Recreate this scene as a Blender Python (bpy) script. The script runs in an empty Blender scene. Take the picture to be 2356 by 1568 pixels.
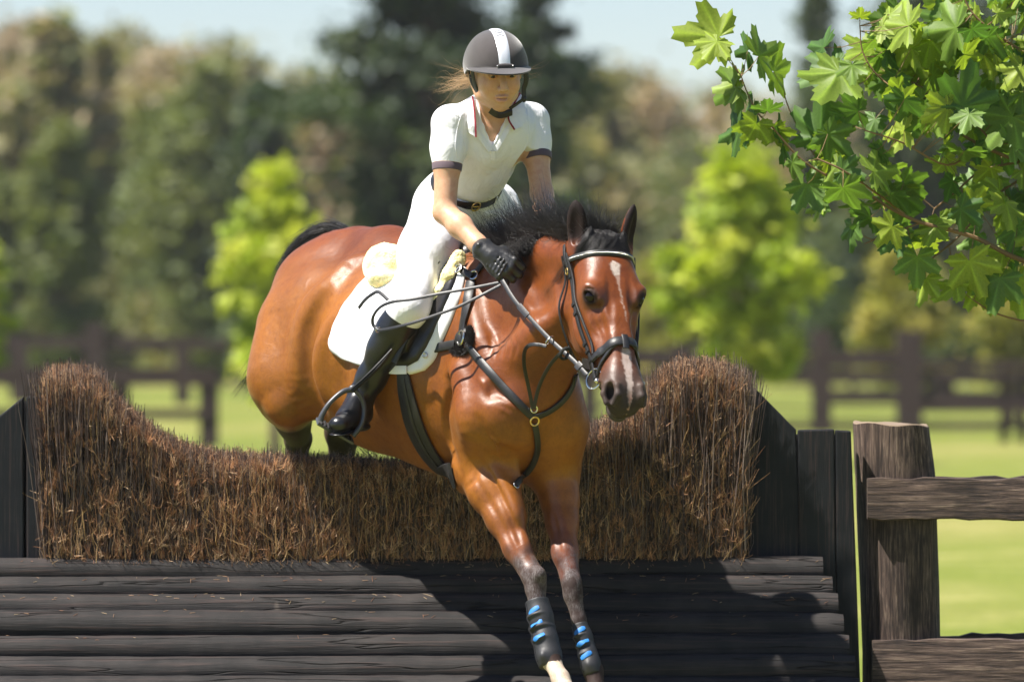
import bpy, math, random
import numpy as np
from mathutils import Vector, Matrix
from mathutils.bvhtree import BVHTree

C = bpy.context.scene.collection
SC = bpy.context.scene

# ------------------------------------------------------------------ camera
CAM_D, CAM_H, FOC = 19.0, 1.7, 200.0          # metres in front of the jump, eye height, focal length
FP = FOC / 36.0 * 2356.0                       # focal length in working pixels (frame 2356 x 1568)
HOR = 740.0                                    # row of the horizon
cam = bpy.data.cameras.new('camera')
cam.lens = FOC; cam.sensor_width = 36.0
cam.clip_start = 0.5; cam.clip_end = 4000.0
cam.dof.use_dof = True
cam.dof.focus_distance = 18.55
cam.dof.aperture_fstop = 3.0
camo = bpy.data.objects.new('camera', cam); C.objects.link(camo)
camo.location = (0, -CAM_D, CAM_H)
camo.rotation_euler = (math.radians(90) - math.atan((784 - HOR) / FP), 0, 0)
SC.camera = camo

# ------------------------------------------------------------------ light
SUN = Vector((-0.56, -0.17, 1.0)).normalized()         # towards the sun
sun_el = math.asin(SUN.z); sun_az = math.atan2(SUN.x, SUN.y)
w = bpy.data.worlds.new('World'); SC.world = w; w.use_nodes = True
wn = w.node_tree; wn.nodes.clear()
sky = wn.nodes.new('ShaderNodeTexSky'); sky.sky_type = 'NISHITA'; sky.sun_disc = False
sky.sun_elevation = sun_el; sky.sun_rotation = sun_az
sky.air_density = 1.0; sky.dust_density = 0.15; sky.ozone_density = 1.0
bg = wn.nodes.new('ShaderNodeBackground'); bg.inputs[1].default_value = 0.050
wo = wn.nodes.new('ShaderNodeOutputWorld')
tint = wn.nodes.new('ShaderNodeMix'); tint.data_type = 'RGBA'; tint.blend_type = 'MULTIPLY'; tint.inputs[0].default_value = 1.0
tint.inputs[7].default_value = (0.97, 1.0, 1.13, 1)
wn.links.new(sky.outputs[0], tint.inputs[6]); wn.links.new(tint.outputs[2], bg.inputs[0]); wn.links.new(bg.outputs[0], wo.inputs[0])
sl = bpy.data.lights.new('sun', 'SUN'); sl.energy = 4.8; sl.angle = math.radians(0.55); sl.color = (1.0, 0.945, 0.86)
slo = bpy.data.objects.new('sun', sl); C.objects.link(slo)
slo.rotation_euler = SUN.to_track_quat('Z', 'Y').to_euler(); slo.location = (-20, -20, 30)

SC.view_settings.view_transform = 'Standard'; SC.view_settings.look = 'None'
SC.view_settings.exposure = 1.30; SC.view_settings.gamma = 1.0
SC.view_settings.use_curve_mapping = False
try:
    SC.cycles.use_denoising = True
    SC.cycles.max_bounces = 5; SC.cycles.transparent_max_bounces = 6
    SC.cycles.sample_clamp_indirect = 6.0
except Exception:
    pass

def P(px, py, y):
    "the point of the place seen at picture position (px, py), y metres behind the jump line"
    s = (CAM_D + y) / FP
    return Vector(((px - 1178.0) * s, y, CAM_H + (HOR - py) * s))
def PX(y):
    return (CAM_D + y) / FP
def N3(v): return np.array(v, dtype=np.float64)

# ------------------------------------------------------------------ implicit surfaces
class Field:
    def __init__(s, lo, hi, h):
        s.h = h; s.lo = np.array(lo, float); s.n = np.ceil((np.array(hi, float) - s.lo) / h).astype(int) + 1
        s.f = np.full(tuple(s.n), 1.0, np.float32)
        s.ax = [(s.lo[i] + h * np.arange(s.n[i])).astype(np.float32) for i in range(3)]
    def box(s, mn, mx):
        a = np.clip(np.floor((np.array(mn) - s.lo) / s.h).astype(int), 0, s.n)
        b = np.clip(np.ceil((np.array(mx) - s.lo) / s.h).astype(int) + 1, 0, s.n)
        sl = tuple(slice(a[i], b[i]) for i in range(3))
        X = s.ax[0][sl[0]][:, None, None]; Y = s.ax[1][sl[1]][None, :, None]; Z = s.ax[2][sl[2]][None, None, :]
        return sl, X, Y, Z
    def comb(s, sl, d, k, op):
        a = s.f[sl]
        if a.size == 0: return
        if op == 'sub': a = -a
        if op == 'cut':
            s.f[sl] = np.maximum(a, d); return
        h = np.clip(0.5 + 0.5 * (d - a) / k, 0, 1)
        r = d * (1 - h) + a * h - k * h * (1 - h)
        s.f[sl] = -r if op == 'sub' else r
    def cone(s, p1, r1, p2, r2, k=0.03, op='add', flat=None):
        p1 = N3(p1); p2 = N3(p2)
        m = max(r1, r2) + max(k, 0.05) + 2 * s.h
        sl, X, Y, Z = s.box(np.minimum(p1, p2) - m, np.maximum(p1, p2) + m)
        ba = p2 - p1; L = max(ba @ ba, 1e-9)
        x = X - p1[0]; y = Y - p1[1]; z = Z - p1[2]
        t = np.clip((x * ba[0] + y * ba[1] + z * ba[2]) / L, 0, 1)
        x = x - t * ba[0]; y = y - t * ba[1]; z = z - t * ba[2]
        if flat is not None:
            n, fct = flat; n = N3(n); n = n / np.linalg.norm(n)
            q = (x * n[0] + y * n[1] + z * n[2]) * (1 / fct - 1)
            x = x + q * n[0]; y = y + q * n[1]; z = z + q * n[2]
        d = np.sqrt(x * x + y * y + z * z) - (r1 + (r2 - r1) * t)
        s.comb(sl, d.astype(np.float32), k, op)
    def path(s, pts, k=0.03, op='add', flat=None):
        for (a, ra), (b, rb) in zip(pts[:-1], pts[1:]): s.cone(a, ra, b, rb, k, op, flat)
    def stroke(s, pts, k, op):
        "one soft ridge or furrow along a path, blended in a single step"
        A = np.array([p for p, _ in pts]); rm = max(r for _, r in pts); m = rm + max(k, .03) + 2 * s.h
        sl, X, Y, Z = s.box(A.min(0) - m, A.max(0) + m); D = None
        for (p1, r1), (p2, r2) in zip(pts[:-1], pts[1:]):
            ba = p2 - p1; L = max(ba @ ba, 1e-9); x = X - p1[0]; y = Y - p1[1]; z = Z - p1[2]
            t = np.clip((x * ba[0] + y * ba[1] + z * ba[2]) / L, 0, 1)
            d = np.sqrt((x - t * ba[0]) ** 2 + (y - t * ba[1]) ** 2 + (z - t * ba[2]) ** 2) - (r1 + (r2 - r1) * t)
            D = d if D is None else np.minimum(D, d)
        s.comb(sl, D.astype(np.float32), k, op)
    def ell(s, c, r, R=None, k=0.04, op='add'):
        "ellipsoid: centre, three radii, rows of R = its three axes"
        c = N3(c); r = N3(r); R = np.eye(3) if R is None else np.array([N3(q) / np.linalg.norm(N3(q)) for q in R])
        ext = np.sqrt(((R * r[:, None]) ** 2).sum(0)) + max(k, 0.05) + 2 * s.h
        sl, X, Y, Z = s.box(c - ext, c + ext)
        x = X - c[0]; y = Y - c[1]; z = Z - c[2]
        q = [(x * R[i, 0] + y * R[i, 1] + z * R[i, 2]) / r[i] for i in range(3)]
        k0 = np.sqrt(q[0] ** 2 + q[1] ** 2 + q[2] ** 2)
        k1 = np.sqrt((q[0] / r[0]) ** 2 + (q[1] / r[1]) ** 2 + (q[2] / r[2]) ** 2) + 1e-6
        s.comb(sl, (k0 * (k0 - 1) / k1).astype(np.float32), k, op)
    def plane(s, p, n, c, R):
        "cut away what lies beyond the plane (p, n) within R of c"
        p = N3(p); n = N3(n); n = n / np.linalg.norm(n); c = N3(c)
        sl, X, Y, Z = s.box(c - R, c + R)
        d = (X - p[0]) * n[0] + (Y - p[1]) * n[1] + (Z - p[2]) * n[2]
        dd = np.sqrt((X - c[0]) ** 2 + (Y - c[1]) ** 2 + (Z - c[2]) ** 2)
        d = np.where(dd < R, d, -1.0)
        s.comb(sl, d.astype(np.float32), 0.001, 'cut')
    def mesh(s, smooth=1):
        f = s.f; S = f < 0
        nx, ny, nz = f.shape
        cnt = np.zeros((nx - 1, ny - 1, nz - 1), np.int8)
        for i in (0, 1):
            for j in (0, 1):
                for k in (0, 1):
                    cnt += S[i:nx - 1 + i, j:ny - 1 + j, k:nz - 1 + k]
        cells = np.argwhere((cnt > 0) & (cnt < 8))
        idx = np.full(cnt.shape, -1, np.int32); idx[cells[:, 0], cells[:, 1], cells[:, 2]] = np.arange(len(cells))
        acc = np.zeros((len(cells), 3)); num = np.zeros(len(cells))
        cor = [(i, j, k) for i in (0, 1) for j in (0, 1) for k in (0, 1)]
        val = {c: f[cells[:, 0] + c[0], cells[:, 1] + c[1], cells[:, 2] + c[2]] for c in cor}
        for a in cor:
            for ax in range(3):
                if a[ax] == 0:
                    b = tuple(1 if q == ax else a[q] for q in range(3))
                    va, vb = val[a], val[b]; m = (va < 0) != (vb < 0)
                    t = np.where(m, va / np.where(m, va - vb, 1), 0)
                    pt = np.tile(np.array(a, float), (len(cells), 1)); pt[:, ax] += t
                    acc[m] += pt[m]; num += m
        V = s.lo + (cells + acc / num[:, None]) * s.h
        quads = []
        for ax in range(3):
            b, c = (ax + 1) % 3, (ax + 2) % 3
            s0 = [slice(1, -1)] * 3; s0[ax] = slice(0, -1); s1 = list(s0); s1[ax] = slice(1, None)
            A = S[tuple(s0)]; B = S[tuple(s1)]
            e = np.argwhere(A != B); 
            if len(e) == 0: continue
            flip = A[e[:, 0], e[:, 1], e[:, 2]]
            o = e.copy(); o[:, b] += 1; o[:, c] += 1
            def at(db, dc):
                q = o.copy(); q[:, b] += db; q[:, c] += dc
                return idx[q[:, 0], q[:, 1], q[:, 2]]
            q = np.stack([at(-1, -1), at(0, -1), at(0, 0), at(-1, 0)], 1)
            q[~flip] = q[~flip][:, ::-1]
            quads.append(q)
        Q = np.concatenate(quads)
        for _ in range(smooth):
            sm = np.zeros_like(V); ct = np.zeros(len(V))
            for a, b in ((0, 1), (1, 2), (2, 3), (3, 0)):
                for i, j in ((a, b), (b, a)):
                    for d in range(3):
                        sm[:, d] += np.bincount(Q[:, i], V[Q[:, j], d], len(V))
                    ct += np.bincount(Q[:, i], minlength=len(V))
            V = V * 0.5 + 0.5 * sm / np.maximum(ct, 1)[:, None]
        return V, Q

def mesh_np(name, V, F, mat=None, smooth=True, parent=None, colors=None, link=True):
    "V (n,3), F (m,k) arrays to one mesh object"
    me = bpy.data.meshes.new(name)
    V = np.asarray(V, np.float32); F = np.asarray(F, np.int32); k = F.shape[1]
    me.vertices.add(len(V)); me.vertices.foreach_set('co', V.ravel())
    me.loops.add(F.size); me.loops.foreach_set('vertex_index', F.ravel())
    me.polygons.add(len(F)); me.polygons.foreach_set('loop_start', np.arange(0, F.size, k, dtype=np.int32))
    me.update(calc_edges=True)
    me.polygons.foreach_set('use_smooth', np.full(len(F), smooth))
    if colors is not None:
        ca = me.color_attributes.new('tone', 'FLOAT_COLOR', 'POINT')
        c = np.ones((len(V), 4), np.float32); c[:, :colors.shape[1]] = colors
        ca.data.foreach_set('color', c.ravel())
    me.validate()
    if mat: me.materials.append(mat)
    o = bpy.data.objects.new(name, me)
    if link: C.objects.link(o)
    if parent: put_under(o, parent)
    return o

def put_under(o, parent):
    o.parent = parent
    o.matrix_parent_inverse = Matrix.Translation(parent.location).inverted() if parent.type == 'EMPTY' else Matrix.Identity(4)

class MB:
    "collects simple solids; build() links them as one mesh object"
    def __init__(s): s.v = []; s.f = []; s.c = []
    def add(s, vs, fs, col=None):
        n = len(s.v); s.v += [tuple(v) for v in vs]; s.f += [tuple(i + n for i in f) for f in fs]
        s.c += [col or (1, 1, 1)] * len(vs)
    def box(s, c, d, R=None):
        c = Vector(c); vs = []
        for i in (-1, 1):
            for j in (-1, 1):
                for k in (-1, 1):
                    v = Vector((i * d[0] / 2, j * d[1] / 2, k * d[2] / 2))
                    if R is not None: v = R @ v
                    vs.append(c + v)
        s.add(vs, [(0, 1, 3, 2), (4, 6, 7, 5), (0, 4, 5, 1), (2, 3, 7, 6), (0, 2, 6, 4), (1, 5, 7, 3)])
    def tube(s, pts, rad, n=8, cap=True, squash=None):
        pts = [Vector(p) for p in pts]
        if not hasattr(rad, '__len__'): rad = [rad] * len(pts)
        t0 = (pts[1] - pts[0]).normalized()
        up = Vector((0, 0, 1)) if abs(t0.z) < 0.9 else Vector((1, 0, 0))
        u = t0.cross(up).normalized(); vs = []; 
        for i, p in enumerate(pts):
            t = (pts[min(i + 1, len(pts) - 1)] - pts[max(i - 1, 0)]).normalized()
            u = (u - t * u.dot(t)).normalized(); v = t.cross(u)
            for k in range(n):
                a = 2 * math.pi * k / n
                vs.append(p + (u * math.cos(a) + v * math.sin(a)) * rad[i])
        fs = [(i * n + k, i * n + (k + 1) % n, (i + 1) * n + (k + 1) % n, (i + 1) * n + k) for i in range(len(pts) - 1) for k in range(n)]
        if cap:
            fs.append(tuple(range(n))[::-1]); fs.append(tuple((len(pts) - 1) * n + k for k in range(n)))
        s.add(vs, fs)
    def strap(s, pts, nrm, width, thick):
        "flat band along pts, its face towards nrm, resting on pts"
        pts = [Vector(p) for p in pts]; vs = []
        W = width if hasattr(width, '__len__') else [width] * len(pts)
        for i, p in enumerate(pts):
            t = (pts[min(i + 1, len(pts) - 1)] - pts[max(i - 1, 0)]).normalized()
            n = Vector(nrm[i]) if hasattr(nrm[0], '__len__') else Vector(nrm)
            n = (n - t * n.dot(t)).normalized(); b = t.cross(n); hw = W[i] / 2
            prof = [(-hw, 0), (-hw, thick * .7), (-hw * .8, thick), (hw * .8, thick), (hw, thick * .7), (hw, 0)]
            for (x, z) in prof: vs.append(p + b * x + n * z)
        m = 6
        fs = [(i * m + k, (i + 1) * m + k, (i + 1) * m + (k + 1) % m, i * m + (k + 1) % m) for i in range(len(pts) - 1) for k in range(m)]
        fs.append(tuple(range(m))); fs.append(tuple((len(pts) - 1) * m + k for k in range(m))[::-1])
        s.add(vs, fs)
    def ring(s, c, n, R, r, u=None, sx=1.0, seg=22, m=7, arc=(0, 2 * math.pi)):
        n = Vector(n).normalized(); u = Vector(u) if u is not None else (Vector((0, 0, 1)).cross(n) if abs(n.z) < .9 else Vector((1, 0, 0)))
        u = (u - n * u.dot(n)).normalized(); v = n.cross(u); c = Vector(c); full = abs(arc[1] - arc[0] - 2 * math.pi) < 1e-3
        vs = []; cntv = seg if full else seg + 1
        for i in range(cntv):
            a = arc[0] + (arc[1] - arc[0]) * i / seg; d = u * math.cos(a) * sx + v * math.sin(a)
            for k in range(m):
                b = 2 * math.pi * k / m
                vs.append(c + d * R + (d.normalized() * math.cos(b) + n * math.sin(b)) * r)
        fs = [(i * m + k, i * m + (k + 1) % m, ((i + 1) % cntv) * m + (k + 1) % m, ((i + 1) % cntv) * m + k) for i in range(seg) for k in range(m)]
        s.add(vs, fs)
    def ball(s, c, r, R=None, nu=16, nv=10):
        r = r if hasattr(r, '__len__') else (r, r, r); c = Vector(c); vs = []
        for j in range(nv + 1):
            th = math.pi * j / nv
            for i in range(nu):
                ph = 2 * math.pi * i / nu
                v = Vector((r[0] * math.sin(th) * math.cos(ph), r[1] * math.sin(th) * math.sin(ph), r[2] * math.cos(th)))
                vs.append(c + (R @ v if R is not None else v))
        fs = [(j * nu + i, (j + 1) * nu + i, (j + 1) * nu + (i + 1) % nu, j * nu + (i + 1) % nu) for j in range(nv) for i in range(nu)]
        s.add(vs, fs)
    def build(s, name, mat, parent=None, smooth=True, sharp=None, bevel=0, colors=False, link=True):
        me = bpy.data.meshes.new(name); me.from_pydata(s.v, [], s.f); me.validate(); 
        import bmesh
        bm = bmesh.new(); bm.from_mesh(me)
        bmesh.ops.remove_doubles(bm, verts=bm.verts, dist=1e-6)
        bmesh.ops.recalc_face_normals(bm, faces=bm.faces)
        if bevel:
            bmesh.ops.bevel(bm, geom=[e for e in bm.edges if e.calc_face_angle(0) > 0.9], offset=bevel, segments=2, affect='EDGES', profile=0.6)
        bm.to_mesh(me); bm.free()
        me.polygons.foreach_set('use_smooth', [smooth] * len(me.polygons))
        if smooth:
            try: me.set_sharp_from_angle(angle=math.radians(sharp or 45))
            except Exception: pass
        if mat: me.materials.append(mat)
        o = bpy.data.objects.new(name, me)
        if link: C.objects.link(o)
        if parent: put_under(o, parent)
        return o

def crom(pts, n=6):
    "smooth path through pts"
    P_ = [np.array(p, float) for p in pts]; out = []
    for i in range(len(P_) - 1):
        a = P_[i - 1] if i else 2 * P_[0] - P_[1]; b = P_[i]; c = P_[i + 1]
        d = P_[i + 2] if i + 2 < len(P_) else 2 * P_[-1] - P_[-2]
        for k in range(n):
            t = k / n
            out.append(0.5 * (2 * b + (c - a) * t + (2 * a - 5 * b + 4 * c - d) * t * t + (3 * b - a - 3 * c + d) * t ** 3))
    out.append(P_[-1]); return out

def strands(name, paths, radii, mat, parent=None, cols=None, sides=3):
    "paths (n, k, 3), radii (n,k): n thin hairs or twigs as one mesh"
    paths = np.asarray(paths, float); n, k, _ = paths.shape
    tan = np.gradient(paths, axis=1); tan /= np.linalg.norm(tan, axis=2, keepdims=True) + 1e-9
    ref = np.array([0.31, -0.9, 0.29]); u = np.cross(tan, ref); u /= np.linalg.norm(u, axis=2, keepdims=True) + 1e-9
    v = np.cross(tan, u); V = np.zeros((n, k, sides, 3))
    for q in range(sides):
        a = 2 * math.pi * q / sides
        V[:, :, q] = paths + (u * math.cos(a) + v * math.sin(a)) * np.asarray(radii)[:, :, None]
    base = np.arange(n)[:, None, None] * k * sides; ii = np.arange(k - 1)[None, :, None] * sides; qq = np.arange(sides)[None, None, :]
    q2 = (qq + 1) % sides
    F = np.stack([base + ii + qq, base + ii + q2, base + ii + sides + q2, base + ii + sides + qq], -1).reshape(-1, 4)
    col = None
    if cols is not None:
        col = np.repeat(np.asarray(cols)[:, None, :], k * sides, 1).reshape(-1, np.asarray(cols).shape[1])
    return mesh_np(name, V.reshape(-1, 3), F, mat, True, parent, col)

# ------------------------------------------------------------------ object tags
def tag(o, label, cat, group=None, kind=None):
    if label: o['label'] = label
    if cat: o['category'] = cat
    if group: o['group'] = group
    if kind: o['kind'] = kind
    return o
def thing(name, loc, label, cat, group=None):
    o = bpy.data.objects.new(name, None); C.objects.link(o); o.location = loc; o.empty_display_size = 0.1
    return tag(o, label, cat, group)
def structure(o):
    o['kind'] = 'structure'; return o

# ------------------------------------------------------------------ materials
class NT:
    def __init__(s, name, rough=0.6, spec=0.5):
        s.m = bpy.data.materials.new(name); s.m.use_nodes = True; s.t = s.m.node_tree
        s.b = s.t.nodes['Principled BSDF']; s.b.inputs['Roughness'].default_value = rough
        s.b.inputs['Specular IOR Level'].default_value = spec
        s.co = s.t.nodes.new('ShaderNodeTexCoord')
    def n(s, t, **kw):
        o = s.t.nodes.new(t)
        for k, v in kw.items():
            if k in o.inputs: o.inputs[k].default_value = v
            else: setattr(o, k, v)
        return o
    def l(s, a, b): s.t.links.new(a, b)
    def noise(s, scale, detail=4, rough=0.55, stretch=None, dist=0, space='Object'):
        t = s.n('ShaderNodeTexNoise'); t.inputs['Scale'].default_value = scale; t.inputs['Detail'].default_value = detail
        t.inputs['Roughness'].default_value = rough; t.inputs['Distortion'].default_value = dist
        if stretch:
            m = s.n('ShaderNodeMapping'); m.inputs['Scale'].default_value = stretch
            s.l(s.co.outputs[space], m.inputs[0]); s.l(m.outputs[0], t.inputs['Vector'])
        else: s.l(s.co.outputs[space], t.inputs['Vector'])
        return t.outputs['Fac']
    def ramp(s, fac, stops):
        r = s.n('ShaderNodeValToRGB'); e = r.color_ramp.elements
        e[0].position, e[0].color = stops[0][0], (*stops[0][1], 1); e[1].position, e[1].color = stops[-1][0], (*stops[-1][1], 1)
        for p, c in stops[1:-1]:
            q = e.new(p); q.color = (*c, 1)
        s.l(fac, r.inputs[0]); return r.outputs[0]
    def mix(s, a, b, fac, mode='MIX'):
        m = s.n('ShaderNodeMix', data_type='RGBA', blend_type=mode)
        for sock, val in ((m.inputs[6], a), (m.inputs[7], b), (m.inputs[0], fac)):
            if hasattr(val, 'is_linked') or isinstance(val, bpy.types.NodeSocket): s.l(val, sock)
            elif isinstance(val, tuple): sock.default_value = (*val, 1) if len(val) == 3 else val
            else: sock.default_value = val
        return m.outputs[2]
    def attr(s, name='tone'):
        a = s.n('ShaderNodeAttribute', attribute_name=name); return a.outputs['Color']
    def color(s, c):
        if isinstance(c, tuple): s.b.inputs['Base Color'].default_value = (*c, 1)
        else: s.l(c, s.b.inputs['Base Color'])
        return s
    def bump(s, fac, strength=0.3, dist=0.01, prev=None):
        b = s.n('ShaderNodeBump'); b.inputs['Strength'].default_value = strength; b.inputs['Distance'].default_value = dist
        s.l(fac, b.inputs['Height'])
        if prev is not None: s.l(prev, b.inputs['Normal'])
        s.l(b.outputs[0], s.b.inputs['Normal']); return b.outputs[0]
    def set(s, **kw):
        for k, v in kw.items(): s.b.inputs[k.replace('_', ' ')].default_value = v
        return s

def plain(name, c, rough=0.6, spec=0.5, bump=None, metal=0, **kw):
    n = NT(name, rough, spec); n.color(c); n.b.inputs['Metallic'].default_value = metal
    if bump: n.bump(n.noise(bump[0], 5), bump[1], bump[2])
    n.set(**kw); return n.m
SKIP = set()
# ------------------------------------------------------------------ shared materials
def mat_coat():
    n = NT('bay_coat', 0.42, 0.42)
    a = n.attr('tone')
    big = n.noise(5.0, 4); mid = n.noise(38, 5, 0.6); fine = n.noise(420, 3, 0.6, stretch=(1, 1, 0.35))
    c = n.mix(a, (1.22, 1.2, 1.15), n.ramp(big, [(0.40, (0, 0, 0)), (0.68, (1, 1, 1))]), 'MULTIPLY')
    c = n.mix(c, (0.74, 0.66, 0.6), n.ramp(mid, [(0.45, (0, 0, 0)), (0.75, (0.75, 0.75, 0.75))]), 'MULTIPLY')
    spk = n.noise(130, 3, .7, stretch=(1, 1, .4)); c = n.mix(c, (0.66, 0.60, 0.56), n.ramp(spk, [(0.48, (0, 0, 0)), (0.72, (.6, .6, .6))]), 'MULTIPLY')
    sw = n.noise(3.2, 4, .6); c = n.mix(c, (0.62, 0.54, 0.5), n.ramp(sw, [(0.50, (0, 0, 0)), (0.66, (.7, .7, .7))]), 'MULTIPLY')
    c = n.mix(c, (0.80, 0.78, 0.76), n.ramp(fine, [(0.35, (0, 0, 0)), (0.7, (0.8, 0.8, 0.8))]), 'MULTIPLY')
    ga = n.n('ShaderNodeAttribute', attribute_name='grizzle'); gn = n.noise(300, 4, .7, stretch=(1, 1, .22)); gb = n.noise(26, 3, .5)
    mm = n.n('ShaderNodeMath', operation='MULTIPLY'); n.l(n.mix(n.ramp(gn, [(.40, (0, 0, 0)), (.66, (1, 1, 1))]), n.ramp(gb, [(.36, (0, 0, 0)), (.56, (1, 1, 1))]), 1.0, 'MULTIPLY'), mm.inputs[0]); n.l(ga.outputs['Fac'], mm.inputs[1])
    c = n.mix(c, (.15, .13, .13), mm.outputs[0])
    n.color(c)
    b1 = n.bump(n.noise(34, 4, 0.55), 0.10, 0.010)
    b2 = n.bump(n.noise(13, 3), 0.15, 0.02, b1)
    vn = n.noise(7.5, 2, 0.4, dist=.8); vr = n.ramp(vn, [(0.485, (0, 0, 0)), (0.50, (1, 1, 1)), (0.515, (0, 0, 0))])
    b3 = n.bump(vr, 0.07, 0.005, b2)
    n.bump(fine, 0.30, 0.0018, b3)
    sep = n.n('ShaderNodeSeparateColor'); n.l(a, sep.inputs[0])
    dk = n.ramp(sep.outputs[0], [(0.02, (1, 1, 1)), (0.10, (0, 0, 0))])
    n.l(n.mix(n.ramp(mid, [(0.2, (0.35,) * 3), (0.8, (0.50,) * 3)]), (.72, .72, .72), dk), n.b.inputs['Roughness'])
    n.l(n.mix((.42, .42, .42), (.14, .14, .14), dk), n.b.inputs['Specular IOR Level'])
    n.set(Sheen_Weight=0.05, Sheen_Roughness=0.4); n.b.inputs['Sheen Tint'].default_value = (1.0, 0.72, 0.5, 1)
    return n.m
M = {}
M['coat'] = mat_coat()
def mat_leather(name, c, rough=0.42, b=0.25, sc=160):
    n = NT(name, rough, 0.5)
    n.color(n.mix(c, tuple(min(1, x * 1.9 + 0.004) for x in c), n.ramp(n.noise(30, 5), [(0.45, (0, 0, 0)), (0.8, (0.7, 0.7, 0.7))])))
    n.bump(n.noise(sc, 4), b, 0.002); return n.m
M['leather'] = mat_leather('black_leather', (0.013, 0.0125, 0.013), .46)
M['boot'] = mat_leather('polished_boot_leather', (0.009, 0.009, 0.010), 0.30, 0.10, 60)
M['saddle'] = mat_leather('saddle_leather', (0.014, 0.012, 0.012), 0.36, 0.15, 110)
M['neoprene'] = mat_leather('tendon_boot_shell', (0.020, 0.020, 0.022), 0.55, 0.4, 300)
M['web'] = mat_leather('girth_leather', (0.020, 0.018, 0.018), 0.5, 0.5, 120)
M['glove'] = mat_leather('glove_leather', (0.018, 0.018, 0.019), 0.40, 0.7, 90)
M['metal'] = plain('bright_steel', (0.62, 0.60, 0.56), 0.22, metal=1.0)
M['brass'] = plain('brass', (0.75, 0.52, 0.2), 0.28, metal=1.0)
M['darkmetal'] = plain('dark_stirrup_metal', (0.045, 0.047, 0.052), 0.38, 0.6)
M['rubber'] = plain('stirrup_rubber', (0.02, 0.02, 0.018), 0.8, 0.3, bump=(300, 0.5, 0.003))
M['blue'] = plain('blue_tab', (0.015, 0.17, 0.50), 0.6)
M['eye'] = plain('horse_eye', (0.006, 0.003, 0.002), 0.09, 0.35)
def mat_cloth(name, c, rough=0.8, fine=700, b=0.25, fold=0.0, tr=None):
    n = NT(name, rough, 0.3); n.color(c)
    p = n.bump(n.noise(fine, 2), b, 0.0006)
    if fold:
        p = n.bump(n.noise(9, 3, 0.5, stretch=(1.4, 1.4, 0.7), dist=0.6), fold, 0.03, p); wr = n.noise(15, 2, .4, stretch=(1.0, 1.0, 1.5), dist=1.5); n.bump(n.ramp(wr, [(.40, (0, 0, 0)), (.5, (1, 1, 1)), (.60, (0, 0, 0))]), fold * .12, .010, p)
    n.set(Sheen_Weight=0.08); return n.m
M['shirt'] = mat_cloth('white_polo_knit', (0.80, 0.80, 0.82), fold=0.5)
M['breech'] = mat_cloth('white_breeches', (0.83, 0.83, 0.86), fold=0.3)
M['pad'] = mat_cloth('white_saddle_pad', (0.80, 0.79, 0.80), fine=260, b=0.6, fold=0.1)
M['cuff'] = mat_cloth('grey_plum_rib', (0.105, 0.075, 0.090), fine=500)
M['red'] = mat_cloth('red_piping', (0.20, 0.006, 0.02))
M['fleece'] = None
def mat_fleece():
    n = NT('cream_sheepskin', 0.95, 0.1)
    f = n.noise(26, 4, 0.6)
    n.color(n.ramp(f, [(0.3, (0.90, 0.72, 0.30)), (0.5, (0.93, 0.82, 0.42)), (0.75, (0.95, 0.90, 0.60))]))
    a = n.bump(n.noise(170, 5), 0.6, 0.004); n.bump(f, 0.5, 0.015, a)
    n.set(Subsurface_Weight=0.15, Subsurface_Scale=0.01, Sheen_Weight=0.5); return n.m
M['fleece'] = mat_fleece()
def mat_skin():
    n = NT('skin', 0.48, 0.4)
    a = n.attr('tone')
    n.color(n.mix(a, (0.86, 0.72, 0.66), n.ramp(n.noise(60, 4), [(0.4, (0, 0, 0)), (0.75, (0.7, 0.7, 0.7))]), 'MULTIPLY'))
    n.bump(n.noise(500, 3), 0.12, 0.0006)
    n.set(Subsurface_Weight=0.25, Subsurface_Scale=0.006); n.b.inputs['Subsurface Radius'].default_value = (1.0, 0.35, 0.2)
    return n.m
M['skin'] = mat_skin()
def mat_hair(name, c1, c2, rough=0.35):
    n = NT(name, rough, 0.5)
    n.color(n.mix(c1, c2, n.noise(160, 3)))
    return n.m
M['mane'] = mat_hair('black_horse_hair', (0.006, 0.006, 0.006), (0.030, 0.026, 0.024), 0.38)
M['blond'] = mat_hair('dark_blond_hair', (0.30, 0.17, 0.07), (0.55, 0.38, 0.20))
M['coat_white'] = None
# ------------------------------------------------------------------ the horse
TH = math.radians(35)
HF = np.array([math.sin(TH), -math.cos(TH), 0.0])        # the way the horse travels
HR = np.array([-math.cos(TH), -math.sin(TH), 0.0])       # its right side (towards the left of the picture)
HP = math.radians(-6)
HF = HF * math.cos(HP) + np.array([0, 0, 1.0]) * math.sin(HP)
HU = np.cross(HR, HF) * 1.0
if HU[2] < 0: HU = -HU
HB = [HF, HR, HU]

# head frame: l down the nose, f out of the face, s towards its right cheek
PSI = math.radians(22); ALF = math.radians(30)
hh = np.array([math.sin(PSI), -math.cos(PSI), 0.0]); zz = np.array([0, 0, 1.0])
HL_ = -zz * math.cos(ALF) + hh * math.sin(ALF)
HFc = hh * math.cos(ALF) + zz * math.sin(ALF)
HS_ = np.cross(hh, zz)
ROLL = math.radians(4.5)
HO = N3(P(1400, 540, -0.72))
_hl = HL_ * math.cos(ROLL) + HS_ * math.sin(ROLL); HS_ = HS_ * math.cos(ROLL) - HL_ * math.sin(ROLL); HL_ = _hl
HEAD_K = 1.015
def hd(l, f, s): return HO + (HL_ * l + HFc * f + HS_ * s) * HEAD_K
HEADB = [HL_, HFc, HS_]

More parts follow.
